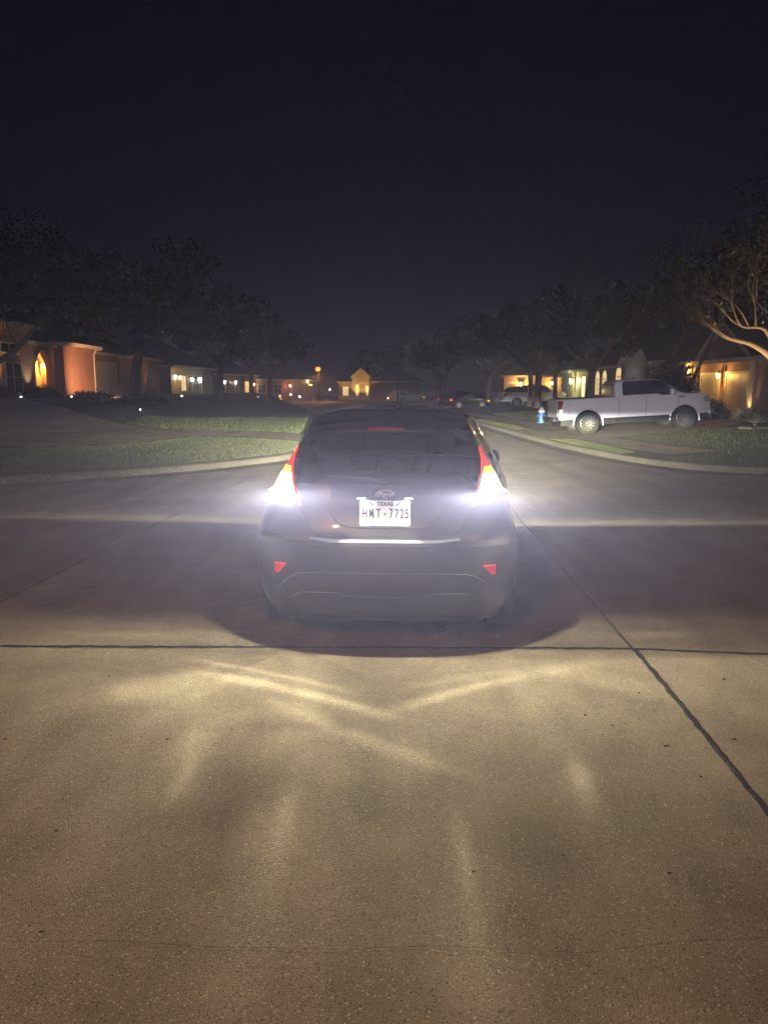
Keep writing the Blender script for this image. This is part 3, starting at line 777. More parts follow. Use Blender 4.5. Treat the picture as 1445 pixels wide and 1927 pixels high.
# ---- lamp light: reversing lamps, with the streaks their reflectors throw on the concrete
def rev_light(sgn):
    loc = CM @ Vector((sgn*.565, -.06, 1.0))
    L = bpy.data.lights.new('reverse_lamp_light', 'POINT'); L.shadow_soft_size = .02; L.energy = 39.478*REV
    o = bpy.data.objects.new('reverse_lamp_light', L); o.location = loc; link(o)
    t, em, dx, dy, dz = lamp_tree(L)
    a = xmax(dz*-1.0, .04); k = loc.z/a if False else X.op('DIVIDE', loc.z, a)
    gx = dx*k + loc.x; gy = dy*k + loc.y             # where this ray would meet the street
    down = xsmooth(.10, .22, dz*-1.0)
    # bumper shadow shaped into the lamp pattern, a broad oval with a soft edge
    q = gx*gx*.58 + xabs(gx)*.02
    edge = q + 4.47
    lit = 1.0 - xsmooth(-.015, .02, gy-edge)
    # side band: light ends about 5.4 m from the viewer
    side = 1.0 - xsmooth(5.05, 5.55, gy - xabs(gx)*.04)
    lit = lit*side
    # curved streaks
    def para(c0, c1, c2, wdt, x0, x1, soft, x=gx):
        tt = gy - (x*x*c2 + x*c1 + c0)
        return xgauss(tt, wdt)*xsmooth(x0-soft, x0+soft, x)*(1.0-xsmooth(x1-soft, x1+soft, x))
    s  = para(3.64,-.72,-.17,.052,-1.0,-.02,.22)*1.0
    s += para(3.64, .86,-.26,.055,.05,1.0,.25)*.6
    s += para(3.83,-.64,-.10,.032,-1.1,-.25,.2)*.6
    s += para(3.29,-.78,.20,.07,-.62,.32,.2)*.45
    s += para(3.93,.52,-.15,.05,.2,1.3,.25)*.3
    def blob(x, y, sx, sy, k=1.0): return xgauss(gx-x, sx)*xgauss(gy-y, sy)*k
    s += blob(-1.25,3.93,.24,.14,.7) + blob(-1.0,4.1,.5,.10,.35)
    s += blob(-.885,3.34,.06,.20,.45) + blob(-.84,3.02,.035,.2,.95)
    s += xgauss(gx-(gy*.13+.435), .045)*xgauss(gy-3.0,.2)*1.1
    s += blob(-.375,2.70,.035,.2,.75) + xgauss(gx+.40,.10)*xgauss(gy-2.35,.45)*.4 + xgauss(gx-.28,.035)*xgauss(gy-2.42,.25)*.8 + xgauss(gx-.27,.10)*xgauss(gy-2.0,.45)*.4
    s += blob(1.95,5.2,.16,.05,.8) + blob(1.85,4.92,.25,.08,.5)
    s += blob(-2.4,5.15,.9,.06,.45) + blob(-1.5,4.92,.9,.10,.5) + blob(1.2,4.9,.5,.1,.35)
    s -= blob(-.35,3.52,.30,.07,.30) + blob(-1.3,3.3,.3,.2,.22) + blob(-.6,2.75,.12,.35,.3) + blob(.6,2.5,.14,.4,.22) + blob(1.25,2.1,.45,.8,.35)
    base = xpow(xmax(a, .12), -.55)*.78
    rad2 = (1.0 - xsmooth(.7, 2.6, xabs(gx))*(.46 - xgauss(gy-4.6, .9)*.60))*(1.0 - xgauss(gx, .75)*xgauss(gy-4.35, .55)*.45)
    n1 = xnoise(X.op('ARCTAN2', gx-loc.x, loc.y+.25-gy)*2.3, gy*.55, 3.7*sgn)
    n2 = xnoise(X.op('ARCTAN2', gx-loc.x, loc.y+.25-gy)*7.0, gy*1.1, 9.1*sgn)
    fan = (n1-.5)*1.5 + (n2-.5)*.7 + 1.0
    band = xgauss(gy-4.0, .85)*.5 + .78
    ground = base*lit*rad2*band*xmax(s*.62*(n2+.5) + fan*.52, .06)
    out = xsmooth(.25, .8, dx*float(sgn))
    air = xsmooth(.0, .22, dy*-1.0 + out*.12)*AIR*(1.0 - out*.15)  # light sent into the added mist, shaped for the glare veil
    st = down*ground + (1.0-down)*air*(xgauss(dz-.07,.13)+.008+out*xgauss(dz-.02,.3)*.7)
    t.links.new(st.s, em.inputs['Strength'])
    mxn = t.nodes.new('ShaderNodeMix'); mxn.data_type = 'RGBA'
    mxn.inputs[6].default_value = (.95,.93,1,1); mxn.inputs[7].default_value = (1,.89,.54,1)
    mxo = t.nodes.new('ShaderNodeMix'); mxo.data_type = 'RGBA'
    mxo.inputs[6].default_value = (1,.91,.84,1); mxo.inputs[7].default_value = (1,.86,.40,1)
    t.links.new(out.s, mxo.inputs[0]); t.links.new(mxo.outputs[2], mxn.inputs[6])
    t.links.new(down.s, mxn.inputs[0]); t.links.new(mxn.outputs[2], em.inputs['Color'])
REV = 4.8; AIR = 7.6
rev_light(-1); rev_light(1)

def head_light(sgn):
    loc = CM @ Vector((sgn*.62, 4.03, .70))
    L = bpy.data.lights.new('headlamp_light', 'POINT'); L.shadow_soft_size = .03; L.energy = 39.478*HEAD
    o = bpy.data.objects.new('headlamp_light', L); o.location = loc; link(o)
    t, em, dx, dy, dz = lamp_tree(L)
    cs, sn = math.cos(YAW), math.sin(YAW)
    f = dy*cs - dx*sn; lat = dx*cs + dy*sn           # forward and sideways in the car's own axes
    a = xmax(dz*-1.0, .012)
    k = X.op('DIVIDE', loc.z, a)
    gf = f*k; gl = lat*k
    near = xsmooth(.46, .66, gf - xabs(gl)*.065)
    rim = (xgauss(gf - xabs(gl)*.075 - .76, .14)*.6 + xgauss(gf - xabs(gl)*.06 - .9, .5)*.35)*(.35 + xsmooth(.8,2.6,xabs(gl))*.65)*(1.0-xsmooth(4.0,7.5,xabs(gl))*.8)
    fall = xpow(xmax(a, .03), -1.5)*.20
    spread = xpow(xmax(f, .001), 12.0)*.995 + .005
    down = xsmooth(-.012, .02, dz*-1.0)
    st = down*near*(fall*spread + (rim*.21 + xgauss(gf-1.6,1.3)*.022*(1.0-xsmooth(2.0,7.0,xabs(gl))*.9))) + (1.0-down)*xsmooth(.0,.3,f)*(xgauss(dz,.12)+.01)*HAIR*1.6
    t.links.new(st.s, em.inputs['Strength'])
    mxn = t.nodes.new('ShaderNodeMix'); mxn.data_type = 'RGBA'
    mxn.inputs[6].default_value = (.72,.74,1,1); mxn.inputs[7].default_value = (1,.94,.60,1)
    t.links.new(down.s, mxn.inputs[0]); t.links.new(mxn.outputs[2], em.inputs['Color'])
HEAD = 70.0; HAIR = .45
head_light(-1); head_light(1)

# ------------------------------------------------------------------ other vehicles (local x forward, y left, z up; root between the rear wheels)
def loft_x(secs, n_half):
    mb = MB(); rows = []
    for x, prof in secs:
        rows.append([(x, -y, z) for y, z in prof] + [(x, y, z) for y, z in reversed(prof)])
    mb.grid(rows); 
    for r in (rows[0], rows[-1]): mb.add(r, [tuple(range(len(r)))])
    return mb
def arch_body(x0, x1, hw, zb, top, arches, cuts=44, tumble=.04, crown=.03):
    """slab sides with real wheel cut-outs: top(x) is the shoulder height"""
    xs = sorted(set([x0+(x1-x0)*k/cuts for k in range(cuts+1)] + [a[0]+a[1]*math.cos(PI*k/14) for a in arches for k in range(15)]))
    secs = []
    for x in xs:
        zlow = zb
        for ax, ar, az in arches:
            d = abs(x-ax)
            if d < ar: zlow = max(zlow, az + math.sqrt(max(0, ar*ar-d*d)))
        zt = top(x); e = 1.0 - .06*max(0, 1-(x-x0)/.25)**2 - .16*max(0, 1-(x1-x)/.7)**2
        h = hw*e
        secs.append((x, [(h*.97, zlow), (h, zlow+.03+.0*zb), (h, max(zlow+.04, zb+(zt-zb)*.55)), (h-.01, max(zlow+.05, zt-.12)), (h-tumble, max(zlow+.06,zt-.02)), (h-tumble-.06, max(zlow+.07, zt))]))
    return loft_x(secs, 6)

def pickup(label, loc, rot, group=None, topper=False):
    t = thing('pickup_truck', label, 'truck', loc, rot, group)
    hw = .99; WB = 3.5; xr, xf = -1.05, WB+.98
    arches = [(0,.52,.40),(WB,.52,.40)]
    top = lambda x: 1.33 if x < 1.35 else (1.33 if x < 2.55 else 1.33-.02*(x-2.55)/1.9 - .12*sstep(4.1,4.5,x))
    arch_body(xr, xf, hw, .58, top, arches).build('body', M_['white_paint'], t, smooth=35)
    # arch lips and dark wells
    for ax in (0, WB):
        for sd in (-1, 1):
            mb = MB(); mb.tube([(ax+.535*math.cos(R(a)), sd*(hw+.0), .40+.535*math.sin(R(a))) for a in range(-8, 190, 9)], .028, 6); mb.build('wheel_arch', M_['white_paint'], t, smooth=True)
    mb = MB(); mb.box(xr+.1, xf-.15, -.80, .80, .36, 1.0); mb.build('underbody', M_['dark'], t)
    # cab
    def cabsec(x, zt, in_): return (x, [(hw-.04,1.30),(hw-.05-in_*.35,1.30+(zt-1.30)*.45),(hw-.08-in_,zt-.06),(hw-.20-in_,zt)])
    C0, C1 = 1.0, 3.55
    secs = [cabsec(C0,1.36,.0),cabsec(C0+.03,1.80,.10),cabsec(C0+.12,1.90,.13),cabsec(1.7,1.93,.14),cabsec(2.3,1.92,.14),cabsec(2.62,1.87,.13),cabsec(2.95,1.70,.10),cabsec(C1-.15,1.42,.03),cabsec(C1,1.335,.0)]
    loft_x(secs, 4).build('cab', M_['white_paint'], t, smooth=40)
    for sd in (-1, 1):
        wy = lambda z: sd*(hw-.045-.115*(z-1.30)/.6+.012)
        P = [(1.28,1.36),(2.55,1.36),(2.70,1.30),(3.22,1.30),(3.16,1.42),(2.72,1.80),(2.45,1.845),(1.36,1.855),(1.28,1.78)]
        mb = MB(); mb.add([(x, wy(z), z) for x, z in P]+[(x, wy(z)-sd*.03, z) for x, z in P], [tuple(range(9))]+[(i,(i+1)%9,9+(i+1)%9,9+i) for i in range(9)])
        mb.build('side_window', M_['dkglass'], t)
        mb = MB(); mb.box(2.08,2.15, min(wy(1.6),wy(1.6)+sd*.006), max(wy(1.6),wy(1.6)+sd*.006), 1.36, 1.85, M=None); mb.build('window_pillar', M_['dark'], t)
        for x in (1.12, 2.10, 3.28):
            mb = MB(); mb.box(x, x+.012, sd*hw-.004, sd*hw+.004, .64, 1.27); mb.build('door_seam', M_['dark'], t)
        for x in (1.75, 2.78):
            mb = MB(); mb.box(x-.11,x+.11, sd*hw-.01, sd*hw+.035, 1.12, 1.16); mb.build('door_handle', M_['white_paint'], t, bevel=.01)
        mb = MB(); mb.box(2.95,3.08, min(sd*1.0,sd*1.22), max(sd*1.0,sd*1.22), 1.30, 1.52); mb.build('door_mirror', M_['white_paint'], t, bevel=.04)
        tlm = MB(); tlm.add([(xr+a, sd*(hw-.03+.035) , z) for a, z in ((-.01,1.28),(.17,1.28),(.15,1.16),(.11,1.08),(.11,.96),(-.01,.96))] + [(xr+a, sd*(hw-.16), z) for a, z in ((-.02,1.28),(.17,1.28),(.15,1.16),(.11,1.08),(.11,.96),(-.02,.96))], [tuple(range(6)), tuple(range(6,12))] + [(i,(i+1)%6,6+(i+1)%6,6+i) for i in range(6)])
        tlm.build('tail_lamp', M_['red_dim'], t)
        mb = MB(); mb.box(xf-.34, xf-.06, min(sd*.66,sd*.92), max(sd*.66,sd*.92), .98, 1.18); mb.build('headlamp', M_['clear_lens'], t, bevel=.03)
        mb = MB(); mb.box(3.30,3.50, min(sd*(hw-.01),sd*(hw+.012)), max(sd*(hw-.01),sd*(hw+.012)), 1.19, 1.235); mb.build('fender_vent', M_['dark'], t)
    mb = MB(); mb.add([(1.01,-.68,1.42),(1.01,.68,1.42),(1.035,.66,1.78),(1.035,-.66,1.78)], [(0,1,2,3)]); 
    for p in range(1): pass
    mb.v = [(x-.035, y, z) for x, y, z in mb.v]; mb.build('back_window', M_['dkglass'], t)
    mb = MB(); mb.box(xr+.08,1.0,-.78,.78,1.315,1.345); mb.build('bed_cover', M_['dark'], t)
    if topper:
        loft_x([(xr+.25,[(hw-.1,1.33),(hw-.15,1.36),(hw-.3,1.37)]),(xr+.95,[(hw-.1,1.33),(hw-.2,1.75),(hw-.35,1.80)]),(1.0,[(hw-.1,1.33),(hw-.2,1.84),(hw-.35,1.88)])],3).build('bed_canopy', M_['dkglass'], t, smooth=30)
    mb = MB(); mb.box(xr-.03,xr+.01,-.80,.80,.72,1.30); mb.box(xr-.045,xr-.03,-.14,.14,1.14,1.22); mb.build('tailgate', M_['white_paint'], t, bevel=.012)
    mb = MB(); mb.box(xr-.20,xr,-.95,.95,.52,.68); mb.build('rear_bumper', M_['chrome'], t, bevel=.03)
    mb = MB(); mb.box(xf-.05,xf+.16,-.90,.90,.50,.72); mb.build('front_bumper', M_['chrome'], t, bevel=.04)
    mb = MB(); mb.box(xf-.12,xf+.03,-.62,.62,.78,1.15); [mb.box(xf+.03,xf+.05,-.6,.6,z,z+.04) for z in (.84,.94,1.04)]; mb.build('grille', M_['chrome'], t, bevel=.015)
    for sd in (-1, 1):
        mb = MB(); mb.box(1.0,3.1,min(sd*.9,sd*1.03),max(sd*.9,sd*1.03),.47,.52); mb.build('running_board', M_['dark'], t)
    for x in (0, WB):
        for y in (-.84, .84): make_wheel(t, x, y, .43, .28, 'Y', 12, M_['dull_rim'])
    return t
pickup('white crew cab pickup with dark windows, parked across the drive behind the blue hydrant', (6.98, 27.35, .10), (0, R(-3.0), R(0.5))).scale = (.94,)*3
pickup('farther white pickup half hidden by tree trunks, bed under a dark canopy', (10.95, 66.2, .12), (0, R(-.6), R(12)), topper=True)

def small_car(name, label, loc, rot, paint, rimm, hgt=1.62, ln=4.55, lit_tail=True):
    t = thing(name, label, 'car', loc, rot)
    hw = .9; WB = ln*.585; xr = -ln*.2; xf = xr+ln; r = .35
    belt = hgt*.60
    top = lambda x: belt + .02 - .16*sstep(xf-1.2, xf, x)
    arch_body(xr, xf, hw, .30, top, [(0,.42,.34),(WB,.42,.34)]).build('body', paint, t, smooth=35)
    def cs(x, zt, i): return (x, [(hw-.05,belt-.02),(hw-.07-i*.4,belt+(zt-belt)*.5),(hw-.1-i,zt-.05),(hw-.24-i,zt)])
    loft_x([cs(xr+.10,belt+.02,0),cs(xr+.30,hgt-.12,.1),cs(xr+.6,hgt-.02,.13),cs(xr+1.6,hgt,.14),cs(xr+2.3,hgt-.05,.13),cs(xr+2.85,hgt-.3,.08),cs(xr+3.35,belt,0)],4).build('cabin', paint, t, smooth=40)
    for sd in (-1, 1):
        wy = lambda z: sd*(hw-.055-.10*(z-belt)/(hgt-belt)+.012)
        for P in ([(xr+.42,belt+.06),(xr+1.32,belt+.03),(xr+1.34,hgt-.11),(xr+.62,hgt-.13)], [(xr+1.42,belt+.03),(xr+2.95,belt+.03),(xr+2.75,belt+.18),(xr+2.30,hgt-.14),(xr+1.44,hgt-.10)]):
            n = len(P); mb = MB(); mb.add([(x, wy(z), z) for x, z in P]+[(x, wy(z)-sd*.03, z) for x, z in P], [tuple(range(n))]+[(i,(i+1)%n,n+(i+1)%n,n+i) for i in range(n)]); mb.build('side_window', M_['dkglass'], t)
        mb = MB(); mb.box(xr-.01,xr+.17,min(sd*.72,sd*.905),max(sd*.72,sd*.905),belt-.20,belt-.02); mb.build('tail_lamp', M_['red_glow'] if lit_tail else M_['red_dim'], t, bevel=.02)
        mb = MB(); mb.box(xf-.32,xf-.12,min(sd*.70,sd*.885),max(sd*.70,sd*.885),belt-.30,belt-.16); mb.build('headlamp', M_['amber_lens'], t, bevel=.02)
        mb = MB(); mb.box(xr+2.75,xr+2.87,min(sd*.9,sd*1.08),max(sd*.9,sd*1.08),belt+.02,belt+.16); mb.build('door_mirror', paint, t, bevel=.03)
        mb = MB(); mb.box(.5,WB-.5,min(sd*.88,sd*.915),max(sd*.88,sd*.915),.34,.40); mb.build('sill_trim', M_['chrome'], t)
    mb = MB(); mb.box(xr+.1,xf-.2,-.7,.7,.22,.7); mb.build('underbody', M_['dark'], t)
    mb = MB(); mb.box(xr-.06,xr+.08,-.82,.82,.34,.58); mb.build('rear_bumper', paint, t, bevel=.04)
    for x in (0, WB):
        for y in (-.79, .79): make_wheel(t, x, y, r, .21, 'Y', 7, rimm)
    return t
M_['white_rim'] = mat('pale wheel', (.8,.8,.8), .35, .2, var=.1, emit=(1,1,.95), estr=.12, sample=False)  # pale paint with a faint glow put into the wheel
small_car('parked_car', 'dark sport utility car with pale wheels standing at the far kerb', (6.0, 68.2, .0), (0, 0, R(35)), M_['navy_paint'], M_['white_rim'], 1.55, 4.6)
small_car('parked_car', 'pale silver sport utility car beyond the hatchback roof, side on', (1.9, 99, .0), (0, 0, R(35)), M_['silver_paint'], M_['alloy'], 1.68, 4.5)

# ------------------------------------------------------------------ trees and shrubs
def grow(mb, tips, p, d, length, r, depth, spread=.55, gn=.1, seg=4):
    pts = [p.copy()]; rad = [r]
    q = p.copy(); dd = d.normalized()
    for i in range(seg):
        dd = (dd + Vector((random.uniform(-1,1), random.uniform(-1,1), random.uniform(-.4,.8)))*.16).normalized()
        q = q + dd*(length/seg); pts.append(q.copy()); rad.append(r*(1-.42*(i+1)/seg))
    mb.tube(pts, rad, 7 if depth > 1 else 5, cap=True)
    tips.append((q.copy(), depth))
    if depth <= 0: return
    if depth <= 2: tips.append(((pts[2]+pts[-1])/2, depth))
    nb = 3 if depth > 1 else 2
    a0 = random.uniform(0, 2*PI)
    for k in range(nb):
        a = a0 + 2*PI*k/nb + random.uniform(-.4,.4)
        ax = dd.cross(Vector((math.cos(a), math.sin(a), .3))).normalized()
        nd = (Matrix.Rotation(spread*random.uniform(.7,1.3), 3, ax) @ dd + Vector((0,0,gn))).normalized()
        grow(mb, tips, pts[-1 if k else -2], nd, length*random.uniform(.66,.86), rad[-1 if k else -2]*.72, depth-1, spread, gn, seg)

def leaves(mb, c, R_, n, size, flat=.7):
    for _ in range(n):
        while True:
            v = Vector((random.uniform(-1,1), random.uniform(-1,1), random.uniform(-1,1)))
            if v.length < 1: break
        p = c + Vector((v.x*R_, v.y*R_, v.z*R_*flat))
        a = Vector((random.gauss(0,1), random.gauss(0,1), random.gauss(0,.7))).normalized()
        b = a.orthogonal().normalized(); b = Matrix.Rotation(random.uniform(0,6.28), 3, a) @ b
        s = size*random.uniform(.6,1.4); e = a.cross(b)
        mb.add([p - b*s, p + e*s*.42, p + b*s, p - e*s*.42], [(0,1,2,3)])

def tree(label, loc, h, spread, leafn, leafs, m='leaf', group=None, depth=4, lean=(0,0), trunk_r=None, trunk_h=.28, name='oak_tree'):
    t = thing(name, label, 'tree', loc, (0,0,random.uniform(0,6)), group)
    mb = MB(); tips = []
    tr = trunk_r or h*.028
    base = Vector((0,0,-.2)); top = Vector((lean[0], lean[1], h*trunk_h))
    pts = [base, base.lerp(top,.12)+Vector((0,0,.02)), base.lerp(top,.5)+Vector((random.uniform(-.1,.1),random.uniform(-.1,.1),0)), top]
    mb.tube(pts, [tr*1.5, tr*1.08, tr*.95, tr*.85], 10)
    nb = 4
    for k in range(nb):
        a = 2*PI*k/nb + random.uniform(-.4,.4)
        grow(mb, tips, top - Vector((0,0,.1*k/nb)), Vector((math.cos(a)*.9, math.sin(a)*.9, .75)), h*.27*spread, tr*.55, depth-1, .6, .08)
    mb.build('trunk', M_['bark'], t, smooth=60, fix=False)
    lf = MB(); ends = [q for q in tips if q[1] <= 1]
    per = max(3, leafn//max(1,len(ends)))
    for q, d in ends: leaves(lf, q, h*.085, per, leafs)
    lf.build('crown', M_[m], t, fix=False)
    return t

def shrub(name, label, loc, w_, d_, h, n, size, m='leaf2', group=None, cat='shrub', dome=True):
    t = thing(name, label, cat, loc, (0,0,0), group)
    mb = MB(); st = MB()
    for k in range(7):
        a = random.uniform(0,6.28); e = Vector((math.cos(a)*w_*.3, math.sin(a)*d_*.3, h*.75)); st.tube([(0,0,-.05), tuple(e*.5+Vector((0,0,.05))), tuple(e)], [.03,.02,.01], 5)
    st.build('stem', M_['bark'], t, fix=False)
    ph = [random.uniform(0,6.28) for _ in range(4)]
    for _ in range(n):
        a = random.uniform(0, 2*PI); u = random.uniform(0,1); el = math.asin(u) if dome else random.uniform(0,PI/2)
        rr = random.uniform(.72,1.0) * (1 + .10*math.sin(3*a+ph[0]) + .08*math.sin(7*a+5*el+ph[1]))
        p = Vector((math.cos(a)*math.cos(el)*w_*rr, math.sin(a)*math.cos(el)*d_*rr, .05+math.sin(el)*h*rr))
        av = Vector((random.gauss(0,1), random.gauss(0,1), random.gauss(0,1))).normalized(); b = av.orthogonal().normalized(); e = av.cross(b); s = size*random.uniform(.6,1.3)
        mb.add([p-b*s, p+e*s*.45, p+b*s, p-e*s*.45], [(0,1,2,3)])
    inner = MB(); rows = []
    for i in range(8):
        el = PI/2*i/7; rows.append([(math.cos(a)*math.cos(el)*w_*.74*(1+.1*math.sin(3*a+ph[0])), math.sin(a)*math.cos(el)*d_*.74*(1+.1*math.sin(3*a+ph[0])), .02+math.sin(el)*h*.76) for a in [2*PI*k/20 for k in range(20)]])
    mb.grid(rows, closed=True)
    mb.build('foliage', M_[m], t, fix=False)
    return t

# near right oak, limbs laid out as they spread in the photograph
def right_oak():
    t = thing('oak_tree', 'live oak at the right edge, pale spreading limbs lit warm from below', 'tree', (12.45, 24.4, .30))
    mb = MB(); tips = []
    V = Vector
    trunk = [V((.15,0,-.25)), V((.05,0,.3)), V((0,0,1.0)), V((.02,0,1.85))]
    mb.tube(trunk, [.33,.25,.215,.20], 14)
    limbs = [
        ([(0,0,1.65),(-.20,-.05,1.98),(-.42,-.1,2.30),(-.78,-.15,2.55),(-1.22,-.2,2.75),(-1.62,-.25,2.84),(-1.95,-.3,2.93),(-2.35,-.4,3.15)], [.19,.165,.13,.10,.08,.06,.045,.025]),
        ([(-.42,-.1,2.28),(-.62,.0,2.58),(-.98,.05,2.74),(-1.45,.1,2.83),(-1.9,.15,2.98),(-2.3,.3,3.3)], [.11,.085,.07,.055,.04,.02]),
        ([(-.36,-.1,2.32),(-.46,-.1,2.66),(-.58,-.15,2.95),(-.80,-.2,3.18),(-1.12,-.25,3.23),(-1.45,-.3,3.22),(-1.8,-.3,3.38)], [.10,.085,.07,.06,.05,.035,.02]),
        ([(0,0,1.8),(-.06,0,2.4),(-.14,0,3.0),(-.28,.05,3.5),(-.45,.1,4.1),(-.8,.2,4.8)], [.13,.09,.07,.05,.04,.02]),
        ([(.02,0,1.8),(.12,.0,2.5),(.14,.05,3.3),(.08,.1,4.2),(-.1,.1,5.2)], [.19,.155,.13,.10,.05]),
        ([(.05,0,1.7),(.5,.2,2.3),(1.2,.4,2.9),(2.0,.6,3.5)], [.17,.12,.08,.04]),
        ([(-.30,-.1,2.3),(-.55,-.7,2.9),(-.8,-1.3,3.5)], [.09,.06,.03]),
        ([(-1.1,-.25,3.23),(-1.12,-.3,3.5),(-1.2,-.3,3.95)], [.045,.035,.02]),
    ]
    for p, r in limbs:
        pts = catmull(p, 4); rr = [lerp_table([(i*4, q) for i, q in enumerate(r)], k)*random.uniform(.94,1.06) for k in range(len(pts))]
        mb.tube(pts, rr, 9)
        d = (pts[-1]-pts[-4]).normalized()
        for k in range(3): grow(mb, tips, pts[-1-k*3], (d+V((random.uniform(-.6,.6),random.uniform(-.6,.6),.35))).normalized(), 1.0, rr[-1]*.9+.006, 2, .6, .05)
    mb.build('trunk', M_['bark'], t, smooth=60, fix=False)
    lf = MB()
    for q, d in tips:
        if q.z > 3.0: leaves(lf, q, .5, 9, .05, .8)
    for _ in range(110):
        a = random.uniform(0,6.28); rr = random.uniform(0,1)**.5*3.6
        leaves(lf, V((math.cos(a)*rr, math.sin(a)*rr, 6.5 - .15*rr*rr + random.uniform(-1.3,1.2))), .7, 45, .06, .7)
    lf.build('crown', M_['leaf'], t, fix=False)
    return t
right_oak()

# slim leaning trees beside the right garage
def leaning(label, pts, r0, crown_c, nl):
    b = Vector(pts[0]); t = thing('slender_tree', label, 'tree', tuple(b))
    mb = MB(); p = catmull([Vector(q)-b for q in pts], 5); mb.tube(p, [r0*(1-.5*i/len(p)) for i in range(len(p))], 8); tips = []
    for k in range(3): grow(mb, tips, p[-1], Vector((random.uniform(-.7,.7),random.uniform(-.5,.5),1)), .8, r0*.45, 2, .6)
    mb.build('trunk', M_['bark'], t, smooth=60, fix=False)
    lf = MB()
    for q, d in tips: leaves(lf, q, .6, nl, .06)
    lf.build('crown', M_['leaf'], t, fix=False)
leaning('slim trunk leaning right above the dome shaped shrub', [(12.75,36,.3),(12.85,36,1.6),(13.15,36,2.9),(13.75,36,4.3)], .11, None, 26)
leaning('slim pale trunk leaning right beside the lit garage post', [(13.55,35,.3),(13.72,35,1.6),(14.05,35,2.6),(14.75,35,4.3)], .12, None, 26)

shrub('dome_shrub', 'big dark dome shaped shrub behind the parked white pickup', (12.65, 34.3, .3), 1.3, 1.25, 2.75, 5200, .07, cat='shrub')
# hedges before the left house
shrub('clipped_shrub', 'low dark shrub in front of the lit brick arch', (-15.6, 35.6, .95), 1.0, .8, .85, 1500, .06)
shrub('clipped_shrub', 'low dark shrub at the left picture edge below the white framed window', (-17.2, 34.8, 1.0), .95, .8, .75, 1300, .06)
shrub('clipped_shrub', 'low dark shrub at the foot of the red brick wing', (-14.6, 38.6, .95), 1.3, .8, .62, 1500, .06)
shrub('clipped_shrub', 'low dark shrub on the lawn before the garage door', (-13.2, 42, .85), 1.5, .9, .45, 1300, .07)
shrub('clipped_shrub', 'low shrub below the right garage door', (14.6, 34.6, .3), .9, .8, .85, 1300, .06)
shrub('clipped_shrub', 'small shrub at the feet of the oak on the right', (15.3, 31.5, .3), 1.0, .8, .6, 1200, .06)

tree('big dark oak before the left garage, its trunk catching a little light', (-14.4, 44, 1.0), 8.6, 1.1, 7000, .16, depth=4, lean=(.7,0), trunk_r=.3, trunk_h=.30)
# oak just outside the left edge whose thick limb reaches in
def left_oak():
    t = thing('oak_tree', 'dark oak at the left edge with a thick limb crossing the brick house', 'tree', (-16.9, 30.5, .85))
    mb = MB(); tips = []
    mb.tube([(0,0,-.3),(0,0,.4),(.05,0,1.2)], [.42,.32,.30], 12)
    for p, r in (([(0,0,1.0),(.5,0,1.35),(1.05,0,1.55),(1.55,0,1.75),(2.2,.2,2.1),(3.0,.4,2.9),(3.8,.8,3.9)], [.26,.2,.17,.15,.12,.08,.04]),
                 ([(1.35,0,1.65),(1.45,0,2.1),(1.4,0,2.8),(1.6,.1,3.8)], [.13,.11,.08,.04]),
                 ([(0,0,1.0),(-.3,0,2.2),(-.2,.2,3.6),(.2,.2,5.2)], [.26,.2,.14,.06]),
                 ([(0,0,1.2),(.5,-.3,2.6),(1.0,-.6,4.0),(1.8,-.8,5.4)], [.2,.14,.1,.04])):
        pts = catmull(p, 4); mb.tube(pts, [lerp_table([(i*4, q) for i, q in enumerate(r)], k) for k in range(len(pts))], 9)
        for k in range(3): grow(mb, tips, pts[-1-k*3], Vector((random.uniform(-.8,.8),random.uniform(-.6,.6),.7)), 1.3, r[-1], 2, .6)
    mb.build('trunk', M_['bark'], t, smooth=60, fix=False)
    lf = MB()
    for q, d in tips: leaves(lf, q, .8, 30, .075)
    for _ in range(110):
        a = random.uniform(0,6.28); rr = random.uniform(0,1)**.5*4.6
        leaves(lf, Vector((1.2+math.cos(a)*rr, math.sin(a)*rr, 6.0-.10*rr*rr+random.uniform(-1.2,1.6))), .9, 50, .085)
    lf.build('crown', M_['leaf2'], t, fix=False)
left_oak()
bg = [(-13,62,10),(-20,75,11),(-12,82,9),(-17,100,11),(-24,58,12),(-25,46,11),(12.5,47,9),(11.3,57,9.5),(20,44,11),(21,60,11),(10.5,78,10),(15,92,11),(3.5,132,11),(-2,140,10),(9,120,11),(-22,128,12)]
for i, (x, y, h) in enumerate(bg):
    side = 'left' if x < -1 else ('right' if x > 9.9 else 'far end')
    tree('tall dark street tree standing back among the houses at dusk black sky'.replace(' at dusk black sky', ''), (x, y, zl(x,y) if x < 0 else .2), h, 1.0, 2600, .26, 'leaf2' if i % 2 else 'leaf', 'dark trees along the street', depth=3, name='street_tree')
tree('thin trunked tree standing right in front of the far white pickup', (11.6, 62, .2), 8, .9, 1600, .22, 'leaf', depth=3, trunk_r=.2, trunk_h=.36, name='street_tree')
tree('second thin trunked tree by the bonnet of the far white pickup', (13.5, 61.5, .2), 7.5, .9, 1600, .22, 'leaf', depth=3, trunk_r=.18, trunk_h=.36, name='street_tree')

